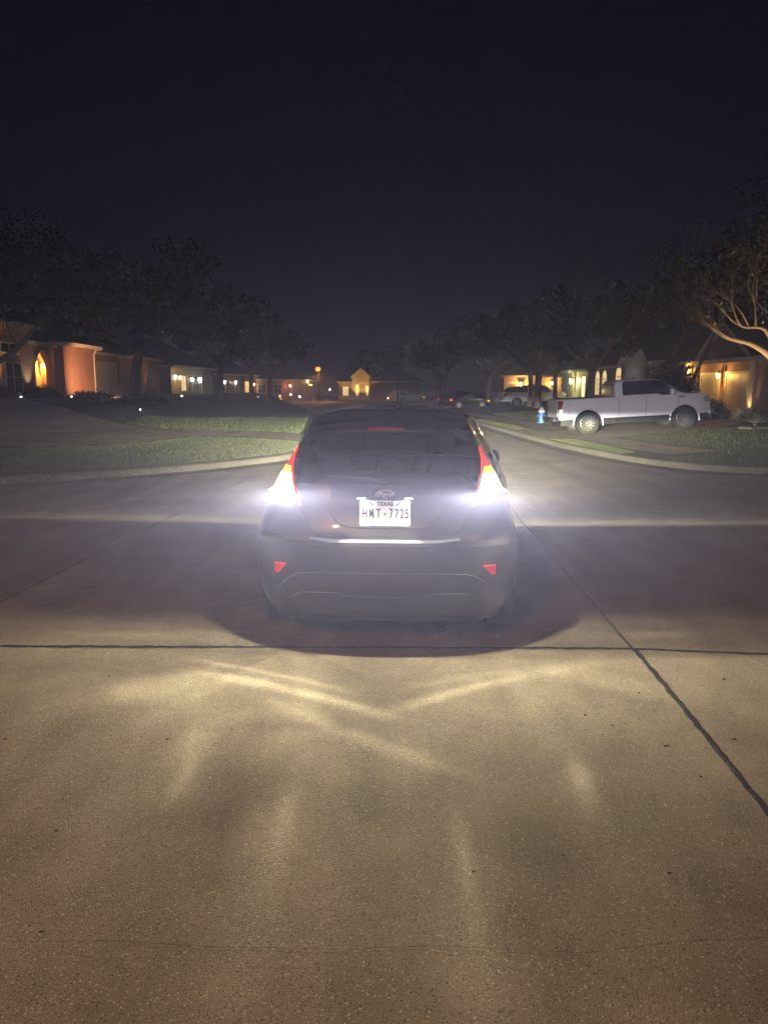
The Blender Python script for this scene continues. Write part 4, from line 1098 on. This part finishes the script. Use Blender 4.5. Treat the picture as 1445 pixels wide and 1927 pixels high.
# ------------------------------------------------------------------ houses
class House:
    """facade runs along +u from origin o; n points to the street"""
    def __init__(s, label, o, udeg, name='brick_house'):
        s.t = thing(name, label, 'house', o, (0, 0, R(udeg)))
    # local frame: x along the facade, -y outwards (to the viewer), z up
    def wall(s, x0, x1, y0, y1, h, m, name='wall'):
        mb = MB(); mb.box(x0, x1, y0, y1, -.6, h); return mb.build(name, m, s.t)
    def roof(s, x0, x1, y0, y1, h, rise, ov=.4, gable=False):
        a, b, c, d = x0-ov, x1+ov, y0-ov, y1+ov; ym = (c+d)/2; k = 0 if gable else min((d-c)/2, (b-a)/2-.01)
        mb = MB(); z = h+.02; tp = h+rise
        vs = [(a,c,z),(b,c,z),(b,d,z),(a,d,z),(a+k,ym,tp),(b-k,ym,tp)]
        mb.add(vs, [(0,1,5,4),(2,3,4,5),(1,2,5),(3,0,4),(0,3,2,1)])
        r = mb.build('roof', M_['roof'], s.t)
        mb = MB(); mb.box(a,b,c-.03,c-.002,h-.16,h+.05); mb.box(a,b,d+.002,d+.03,h-.16,h+.05); mb.box(a-.03,a-.002,c,d,h-.16,h+.05); mb.box(b+.002,b+.03,c,d,h-.16,h+.05)
        mb.box(a,b,c,d,h-.03,h-.005)
        mb.build('eaves', M_['trim'], s.t); return r
    def gable(s, x0, x1, y, h, rise, m):
        mb = MB(); mb.prism([(x0,h),(x1,h),((x0+x1)/2,h+rise)], y, y+.2); mb.build('gable', m, s.t)
        mb = MB(); xm = (x0+x1)/2
        for sx in (-1, 1):
            e = xm+sx*((x1-x0)/2+.25); mb.prism([(xm,h+rise+.02),(xm,h+rise+.24),(e,h-.1+.1),(e,h-.32+.1)], y-.25, y-.05)
        mb.build('gable_trim', M_['trim'], s.t)
        mb = MB()
        for sx in (-1, 1):
            e = xm+sx*((x1-x0)/2+.3); mb.add([(xm,y-.3,h+rise+.26),(e,y-.3,h+.02),(e,y+4,h+.02),(xm,y+4,h+rise+.26)], [(0,1,2,3)])
        mb.build('gable_roof', M_['roof'], s.t)
    def window(s, x0, x1, z0, z1, y, cols=2, rows=2, lit=False, arch=False, fm='trim'):
        mb = MB(); f = .06
        mb.box(x0,x0+f,y-.05,y+.04,z0,z1); mb.box(x1-f,x1,y-.05,y+.04,z0,z1); mb.box(x0+f,x1-f,y-.05,y+.04,z1-f,z1); mb.box(x0-.05,x1+.05,y-.09,y+.04,z0-f,z0)
        for k in range(1, cols): xx = x0+(x1-x0)*k/cols; mb.box(xx-.022,xx+.022,y-.045,y+.03,z0,z1-f)
        for k in range(1, rows): zz = z0+(z1-z0)*k/rows; mb.box(x0+f,x1-f,y-.043,y+.028,zz-.022,zz+.022)
        if arch:
            xm = (x0+x1)/2; rr = (x1-x0)/2
            for a in range(0, 180, 15):
                p = [(xm+q*math.cos(R(b)), z1+q*math.sin(R(b))) for q, b in ((rr,a),(rr,a+15),(rr-f,a+15),(rr-f,a))]; mb.prism(p, y-.05, y+.04)
        fr = mb.build('window', M_[fm], s.t)
        pm = MB(); pm.box(x0+.02,x1-.02,y-.02,y+.01,z0,z1)
        if arch: pm.prism([(xm+rr*.97*math.cos(R(a)), z1+rr*.97*math.sin(R(a))) for a in range(0,181,15)], y-.018, y+.012)
        pm.build('pane', M_['win_lit'] if lit else M_['win_dark'], fr)
    def garage(s, x0, x1, h, y):
        mb = MB(); mb.box(x0-.12,x0,y-.05,y+.03,0,h+.12); mb.box(x1,x1+.12,y-.05,y+.03,0,h+.12); mb.box(x0,x1,y-.05,y+.03,h,h+.12)
        fr = mb.build('garage_frame', M_['trim'], s.t)
        mb = MB(); n = 4
        for k in range(n): mb.box(x0,x1,y-.02,y+.02,h*k/n+.006,h*(k+1)/n-.006)
        for k in range(n):
            m = max(2, int((x1-x0)/.62))
            for j in range(m):
                a = x0+(x1-x0)*j/m; b = x0+(x1-x0)*(j+1)/m; mb.box(a+.07,b-.07,y-.028,y-.018,h*k/n+.09,h*(k+1)/n-.09)
        mb.build('garage_door', M_['garage'], s.t)
    def door(s, x0, x1, h, y, m='bark'):
        mb = MB(); mb.box(x0-.08,x0,y-.05,y+.03,0,h+.08); mb.box(x1,x1+.08,y-.05,y+.03,0,h+.08); mb.box(x0,x1,y-.05,y+.03,h,h+.08); fr = mb.build('door_frame', M_['trim'], s.t)
        mb = MB(); mb.box(x0,x1,y-.02,y+.02,0,h); [mb.box(x0+.12,x1-.12,y-.03,y-.018,a,b) for a, b in ((.2,.9),(1.05,h-.2))]; mb.build('door', M_[m], s.t)
    def downspout(s, x, y, h):
        mb = MB(); mb.tube([(x,y-.25,h-.08),(x,y-.22,h-.22),(x+.02,y-.07,h-.42),(x+.02,y-.07,.05)], .05, 8); mb.build('downspout', M_['trim'], s.t, smooth=True)
    def lantern(s, x, y, z, I, c=(1,.56,.14), m='lamp_warm', size=1.0):
        k = size; mb = MB(); mb.box(x-.05*k,x+.05*k,y-.02,y+.02,z-.12*k,z+.15*k); mb.tube([(x,y-.02,z+.12*k),(x,y-.16*k,z+.2*k),(x,y-.16*k,z+.15*k)], .015*k, 6)
        mb.lathe([(.02*k,.15*k),(.09*k,.10*k),(.085*k,.09*k)], 8, M=Matrix.Translation((x,y-.16*k,z)))
        mb.lathe([(.05*k,-.15*k),(.06*k,-.11*k),(.0,-.16*k)], 8, M=Matrix.Translation((x,y-.16*k,z)))
        ln = mb.build('wall_lantern', M_['iron'], s.t)
        g = MB(); g.lathe([(.0,-.11*k),(.055*k,-.11*k),(.075*k,.09*k),(0,.09*k)], 10, M=Matrix.Translation((x,y-.16*k,z))); g.build('lantern_glass', M_[m], ln)
        wp = s.t.matrix_basis @ Vector((x, y-.32*k, z)) if False else (Matrix.Translation(s.t.location) @ Matrix.Rotation(s.t.rotation_euler[2], 4, 'Z') @ Vector((x, y-.30*k, z)))
        point('lantern_light', wp, c, I*2.2, .05)

spots = []
def uplight(label, loc, aim, c, I, m='lamp_yellow', group=None, ang=75, lens=.05):
    t = thing('garden_spotlight', label, 'spotlight', loc, (0,0,0), group)
    d = (Vector(aim)-Vector(loc)).normalized()
    q = d.to_track_quat('Z', 'Y').to_matrix().to_4x4()
    mb = MB(); mb.tube([(0,0,-.1),(0,0,.10)], .015, 6); mb.lathe([(.03,-.06),(.05,-.03),(.055,.05)], 12, M=Matrix.Translation((0,0,.14)) @ q); mb.build('housing', M_['iron'], t)
    mb = MB(); mb.lathe([(0,.035),(lens,.04),(lens,.052),(0,.056)], 12, M=Matrix.Translation((0,0,.14)) @ q); mb.build('lens', M_[m], t)
    L = bpy.data.lights.new('garden_spot_light', 'SPOT'); L.color = c; L.energy = I*2.4*39.478; L.spot_size = R(ang); L.spot_blend = .8; L.shadow_soft_size = .03
    o = bpy.data.objects.new('garden_spot_light', L); o.location = Vector(loc)+Vector((0,0,.14))+d*.09; o.rotation_euler = d.to_track_quat('-Z','Y').to_euler(); link(o)
    return t

G0 = 1.30
# left brick house: facade along x = -19, runs away from the viewer; local x -> world +y, outward (-y local) -> world +x
h = House('left brick house with lit arched porch, red brick wing and white downspout', (-19.0, 34.0, G0), 90)
h.wall(0, 8.3, 0, 8, 3.7, M_['brick']); h.roof(0, 8.3, 0, 8, 3.7, 2.6)
h.window(5.2, 7.0, .2, 1.75, -.0, 2, 2); h.window(4.85, 6.75, 2.22, 2.72, -.0, 2, 1)
h.wall(8.3, 11.0, .7, 8, 2.75, M_['tan_brick'], 'porch_wall')
mb = MB()                                                # porch front, its pointed opening shaped after the lantern's light scallops
for (xa, xb) in ((8.3,8.55),(10.55,11.05)): mb.box(xa, xb, -.05, .25, -.6, 2.9)
archp = [(8.55+2.0*k/16, 1.55+1.0*(1-abs(2*k/16-1)**1.7)) for k in range(17)]
mb.prism([(8.55,2.9)]+archp+[(10.55,2.9)], -.05, .25)
mb.build('porch_arch', M_['brick'], h.t)
h.lantern(10.75, .68, 1.72, 4.0, (1,.50,.10), size=1.2)
h.roof(8.3, 11.0, -.05, 8, 2.9, 1.6, .2)
h.wall(11.05, 16.0, -.6, 7, 3.0, M_['brick'], 'wing'); h.roof(11.05, 16.0, -.6, 7, 3.0, 2.2, .35); h.downspout(15.55, -.6, 3.0)
h.wall(16.0, 24.0, .6, 7, 2.85, M_['tan_brick'], 'garage_wall'); h.roof(16.0, 24.0, .6, 7, 2.85, 2.6); h.garage(17.6, 23.0, 2.15, .58)
uplight('garden spotlight against the bright corner of the brick house, left edge', (-18.55, 38.35, G0), (-19.0,38.25,4), (1,.62,.16), 3, group=None)
uplight('garden spotlight in shrubs below the pale lit brick pier', (-18.5, 41.7, G0), (-19.0,41.6,4), (1,.86,.55), 1.4)
uplight('garden spotlight throwing light up the red brick wing', (-15.2, 45.5, G0-.1), (-18.4,47.6,2.6), (1,.50,.24), 16, 'lamp_orange', None, 95)
uplight('white garden spotlight on the strip of brick beside the garage door', (-18.0, 50.6, G0), (-18.4,50.6,4), (1,.92,.6), .5, 'lamp_white')
h = House('next house on the left, only a lit corner with pale eaves showing', (-19.0, 59.2, G0), 90)
h.wall(0, 7, 0, 8, 2.85, M_['brick']); h.roof(0, 7, 0, 8, 2.85, 2.4); h.window(4, 5.6, .8, 2.0, 0); h.door(.9, 1.9, 2.1, -.0)
uplight('white garden spotlight at the trunk before the next house', (-17.9, 58.6, G0), (-18.9,59.6,3.5), (1,.75,.45), .6, 'lamp_white')
uplight('orange garden spotlight at the far corner of the next house', (-18.3, 62.2, G0), (-18.9,62.2,4), (1,.52,.2), .9, 'lamp_orange')

h = House('house far left with bright yellow and white lights on its front', (-18.8, 69, .9), 84)
h.wall(0, 12, 0, 8, 2.9, M_['tan_brick']); h.roof(0, 12, 0, 8, 2.9, 2.6); h.window(5.5, 7.2, .7, 2.1, 0); h.window(2.4, 3.6, .7, 2.1, 0, lit=True); h.door(4.1, 5.1, 2.1, 0); h.garage(8, 11, 2.1, -.02)
h.lantern(1.4, 0, 1.85, .7, (1,.65,.2), 'lamp_yellow', 1.6); h.lantern(.4, 0, 1.9, .12, (1,.9,.7), 'lamp_white', 1.6); h.lantern(4.6, 0, 1.75, .12, (.9,1,.95), 'lamp_white', 1.4); h.lantern(6.4, -.02, 1.7, .3, (.95,1,.95), 'lamp_white', 2.2)
h = House('dark house beyond on the left with a pair of small white lamps', (-19.5, 92, .7), 78)
h.wall(0, 12, 0, 8, 2.9, M_['brick']); h.roof(0, 12, 0, 8, 2.9, 2.6); h.window(2, 3.6, .7, 2.1, 0); h.window(8, 9.6, .7, 2.1, 0, lit=True); h.door(5, 6, 2.1, 0)
h.lantern(1.2, 0, 1.9, .15, (1,.95,.8), 'lamp_white', 1.6); h.lantern(4.6, 0, 1.9, .15, (1,.95,.8), 'lamp_white', 1.6); h.lantern(10.5, 0, 1.7, .6, (1,.6,.2), 'lamp_yellow', 1.5)
h = House('far house left of the street lamp with a small red brown lit front', (-22.0, 125, .5), 40)
h.wall(0, 13, 0, 8, 2.9, M_['brick']); h.roof(0, 13, 0, 8, 2.9, 2.8); h.window(2, 3.6, .7, 2.1, 0); h.door(8.6, 9.7, 2.1, 0); h.window(5, 6.6, .7, 2.1, 0)
h.lantern(1.2, 0, 2.0, 1.2, (1,.8,.4), 'lamp_yellow', 3); h.lantern(8.0, 0, 1.9, 1.2, (1,.45,.2), 'lamp_orange', 2); h.lantern(11.5, 0, 2.6, .6, (1,.85,.5), 'lamp_yellow', 2)

# lit gabled house at the end of the street
h = House('far gabled house at the end of the street, its entrance glowing yellow', (-7.2, 124, .45), 0)
h.wall(0, 5.2, 0, 8, 2.5, M_['tan_brick']); h.roof(0, 5.2, .5, 8, 2.55, 1.8)
h.wall(2.2, 4.9, -1.2, 0, 3.3, M_['tan_brick'], 'entrance_bay'); h.gable(2.2, 4.9, -1.2, 3.3, 1.1, M_['tan_brick'])
h.wall(5.2, 13, .6, 8, 2.6, M_['brick']); h.roof(5.2, 13, .6, 8, 2.6, 2.6)
h.window(2.75, 3.2, .4, 2.1, -1.2, 1, 2, lit=True); h.door(3.3, 4.2, 2.2, -1.2); h.window(4.35, 4.75, .4, 1.9, -1.2, 1, 2, lit=True); h.window(.6, 1.6, .4, 1.8, 0, 1, 1, lit=True)
for i, (x, I) in enumerate(((-6.6,2.2),(-5.8,2.2),(-4.3,3),(-3.3,3.4),(-2.1,2))):
    uplight('yellow garden spotlight at the foot of the far gabled house', (x, 121.6, .4), (x, 123.0, 3.2), (1,.60,.12), I*1.6, 'lamp_yellow', 'spotlights along the far gabled house', 80, .07)

# right side houses, facades facing the street (world -x): local x -> world -y
h = House('right house with two garage doors, a bright lantern between and stone walls', (16.5, 46.0, .30), -90)
h.wall(0, 14, 0, 9, 2.75, M_['brick']); h.roof(0, 14, 0, 9, 2.75, 2.9, .45)
h.garage(5.5, 7.75, 2.08, -.02); h.garage(8.45, 10.7, 2.08, -.02)
h.wall(4.55, 5.05, -.25, 0, 2.75, M_['stone'], 'stone_pier'); h.wall(10.95, 11.4, -.15, 0, 2.75, M_['stone'], 'stone_pier')
h.wall(7.88, 8.32, -.1, 0, 2.4, M_['brick'], 'brick_pier'); h.gable(5.0, 11.2, -.03, 2.77, 1.7, M_['brick'])
h.lantern(8.1, -.1, 2.02, 1.0, (1,.52,.12), 'lamp_warm', 1.2)
h.lantern(4.8, -.25, 2.3, .9, (1,.56,.14), 'lamp_warm', 1.2)
uplight('small garden spotlight on the stone pier at the end of the garage', (16.05, 34.75, .32), (16.4,34.8,2.2), (1,.62,.2), .8, 'lamp_yellow')
h = House('right house with pale stone gable and tall glowing arched windows', (16.5, 72.0, .30), -90)
h.wall(0, 26, 0, 9, 3.0, M_['tan_brick']); h.roof(0, 26, 0, 9, 3.0, 3.0, .45)
h.wall(19.2, 25, -.5, 0, 3.0, M_['stone'], 'stone_front'); h.gable(19.2, 25, -.5, 3.02, 1.8, M_['stone'])
h.window(11.1, 12.4, 1.0, 2.2, 0, 2, 3, lit=True, arch=True); h.window(13.0, 14.3, 1.0, 2.2, 0, 2, 3, lit=True, arch=True); h.window(16.4, 17.9, 1.1, 2.3, 0, 2, 3, lit=True, arch=True)
h.window(20.5, 22.5, .9, 2.2, -.5, 2, 2)
h.door(5.4, 6.6, 2.3, 0, 'trim'); h.window(6.9, 8.2, .3, 2.5, 0, 1, 3, lit=True)
h.lantern(4.6, 0, 2.1, 2.6, (.95,1,.5), 'lamp_yellow', 2.0)
uplight('bright garden spotlight by the entrance of the stone gabled house', (15.8, 64.4, .3), (16.4,64.6,2.6), (1,.85,.45), 3.2, 'lamp_yellow')
uplight('cool garden spotlight under the pale stone gable', (14.6, 50.4, .3), (16,50,3.3), (.9,.85,1), 1.1, 'lamp_white', None, 90)
h = House('amber lit house behind the far white pickup', (13.2, 86.0, .3), -14)
h.wall(0, 6.2, 0, 8, 2.9, M_['tan_brick']); h.roof(0, 6.2, 0, 8, 2.9, 2.5); h.window(2.6, 4.2, .7, 2.1, 0); h.door(.5, 1.5, 2.1, 0)
h.lantern(1.9, 0, 2.0, 4.2, (1,.55,.16), 'lamp_warm', 2.2); h.lantern(5.2, 0, 2.1, 2.6, (1,.5,.15), 'lamp_warm', 1.2)

# oak light on the right edge
uplight('garden spotlight at the foot of the oak on the right', (11.2, 23.4, .30), (11.9,24.3,2.6), (1,.66,.32), 13, 'lamp_yellow', None, 100)
# path lights before the left house
for i, (x, y, lab) in enumerate(((-15.2,32.6,'small path light at the left picture edge'),(-14.85,37,'small path light before the red brick wing'),(-11.3,36,'small path light out on the lawn before the garage'))):
    z = zl(x, y); t = thing('path_light', lab, 'path light', (x, y, z))
    mb = MB(); mb.tube([(0,0,-.1),(0,0,.22)], .012, 6); mb.lathe([(.0,.30),(.055,.265),(.05,.26)], 10); mb.build('stake', M_['iron'], t)
    mb = MB(); mb.lathe([(0,.22),(.03,.22),(.032,.258),(0,.258)], 10); mb.build('bulb', M_['lamp_white'], t)

# sodium street lamp down the street
def street_lamp(label, loc, hgt, m, c, I, armdir=(0,-1), cut=False):
    t = thing('street_lamp', label, 'street lamp', loc)
    mb = MB(); mb.lathe([(.14,0),(.13,.5),(.07,.6),(.055,hgt)], 12); mb.tube([(0,0,hgt-.05),(armdir[0]*.4,armdir[1]*.4,hgt+.2),(armdir[0]*.8,armdir[1]*.8,hgt+.22)], .035, 8); mb.build('pole', M_['iron'], t, smooth=True)
    mb = MB(); mb.lathe([(0,.10),(.16,.07),(.22,0),(.20,-.02)], 14, M=Matrix.Translation((armdir[0]*.9,armdir[1]*.9,hgt+.2))); mb.build('hood', M_['iron'], t, smooth=True)
    mb = MB(); mb.lathe([(.20,-.02),(.34,-.14),(.36,-.34),(.22,-.55),(0,-.6)], 14, M=Matrix.Translation((armdir[0]*.9,armdir[1]*.9,hgt+.2))); mb.build('globe', M_[m], t, smooth=True)
    p = Vector(loc)+Vector((armdir[0]*.9,armdir[1]*.9,hgt-.62)); lo = point('street_lamp_light', p, c, I, .15)
    if cut:
        t2, em, dx, dy, dz = lamp_tree(lo.data); t2.links.new(xsmooth(.02, .25, dz*-1.0).s, em.inputs['Strength'])
street_lamp('orange glowing sodium street lamp far down the street', (-9.2, 110, .1), 4.55, 'lamp_orange', (1,.36,.09), 34, (0,-1), True)
street_lamp('yellow street lamp dot far right of the gabled house', (4.2, 145, .1), 3.2, 'lamp_yellow', (1,.7,.25), 8)
street_lamp('sodium street lamp at the corner behind the viewer', (-4.2, -7.5, 0), 7.0, 'lamp_orange', (1,.50,.27), 78, (.6,.8), True)

# far tiny porch lamps on posts, points of light in the dark yards
far = [(398,724,88,'lamp_yellow'),(436,753,70,'lamp_white'),(488,747,86,'lamp_white'),(511,750,84,'lamp_yellow'),(529,745,95,'lamp_yellow'),(531,750,92,'lamp_orange'),(549,742,100,'lamp_white'),(566,746,100,'lamp_white'),(584,724,125,'lamp_yellow'),(588,725,125,'lamp_yellow'),(622,733,130,'lamp_white'),(726,737,135,'lamp_white'),(743,734,135,'lamp_white'),(743,740,130,'lamp_white'),(730,749,120,'lamp_yellow'),(390,732,80,'lamp_white'),(383,710,80,'lamp_white'),(375,702,80,'lamp_orange'),(347,745,60,'lamp_white'),(779,737,140,'lamp_white')]
for px, py, d, m in far:
    x = (px-722.5)/1447*d; z = 1.6-(py-735)*d/1447
    t = thing('post_light', {'lamp_white':'tiny white post lamp far off in the dark yards','lamp_yellow':'tiny yellow post lamp far off in the dark yards','lamp_orange':'tiny orange post lamp far off in the dark yards'}[m], 'post lamp', (x, d, 0), group='far ' + m[5:] + ' post lamps in the dark yards')
    s = d/1447*1.5
    mb = MB(); mb.tube([(0,0,-.05),(0,0,z-s)], .03, 6); mb.lathe([(0,z+s*1.35),(s*.9,z+s*.95),(s*.85,z+s*.9)], 8); mb.build('post', M_['iron'], t)
    mb = MB(); mb.lathe([(0,z-s),(s*.7,z-s*.7),(s*.9,z),(s*.7,z+s*.8),(0,z+s*.9)], 10); mb.build('bulb', M_[m], t)

# blue hydrant with white bonnet
t = thing('fire_hydrant', 'blue fire hydrant with white cone top on the right verge', 'hydrant', (7.15, 35.2, .13))
mb = MB(); mb.lathe([(0,0),(.19,0),(.19,.05),(.13,.06),(.125,.44),(.16,.46),(.16,.50),(.0,.50)], 18)
for a in (0, 90, 180): 
    d = Vector((math.cos(R(a+200)), math.sin(R(a+200)), 0)); mb.tube([tuple(d*.1+Vector((0,0,.34))), tuple(d*.22+Vector((0,0,.34)))], .065 if a == 90 else .05, 10); mb.tube([tuple(d*.2+Vector((0,0,.34))), tuple(d*.245+Vector((0,0,.34)))], .04, 6)
mb.build('barrel', M_['hyd_blue'], t, smooth=True)
mb = MB(); mb.lathe([(.165,.50),(.165,.53),(.12,.60),(.06,.69),(.03,.70),(.03,.75),(0,.75)], 18); mb.build('bonnet', M_['hyd_white'], t, smooth=True)

# short pale kerb stone on the right lawn
mb = MB(); mb.box(-.9,.9,-.22,.22,-.1,.09)
o = mb.build('kerb_stone', M_['kerb'], bevel=.03); o.location = (12.6, 26.0, .33); o.rotation_euler = (0,0,R(35)); tag(o, 'short pale concrete edging block on the lawn below the oak', 'edging block')
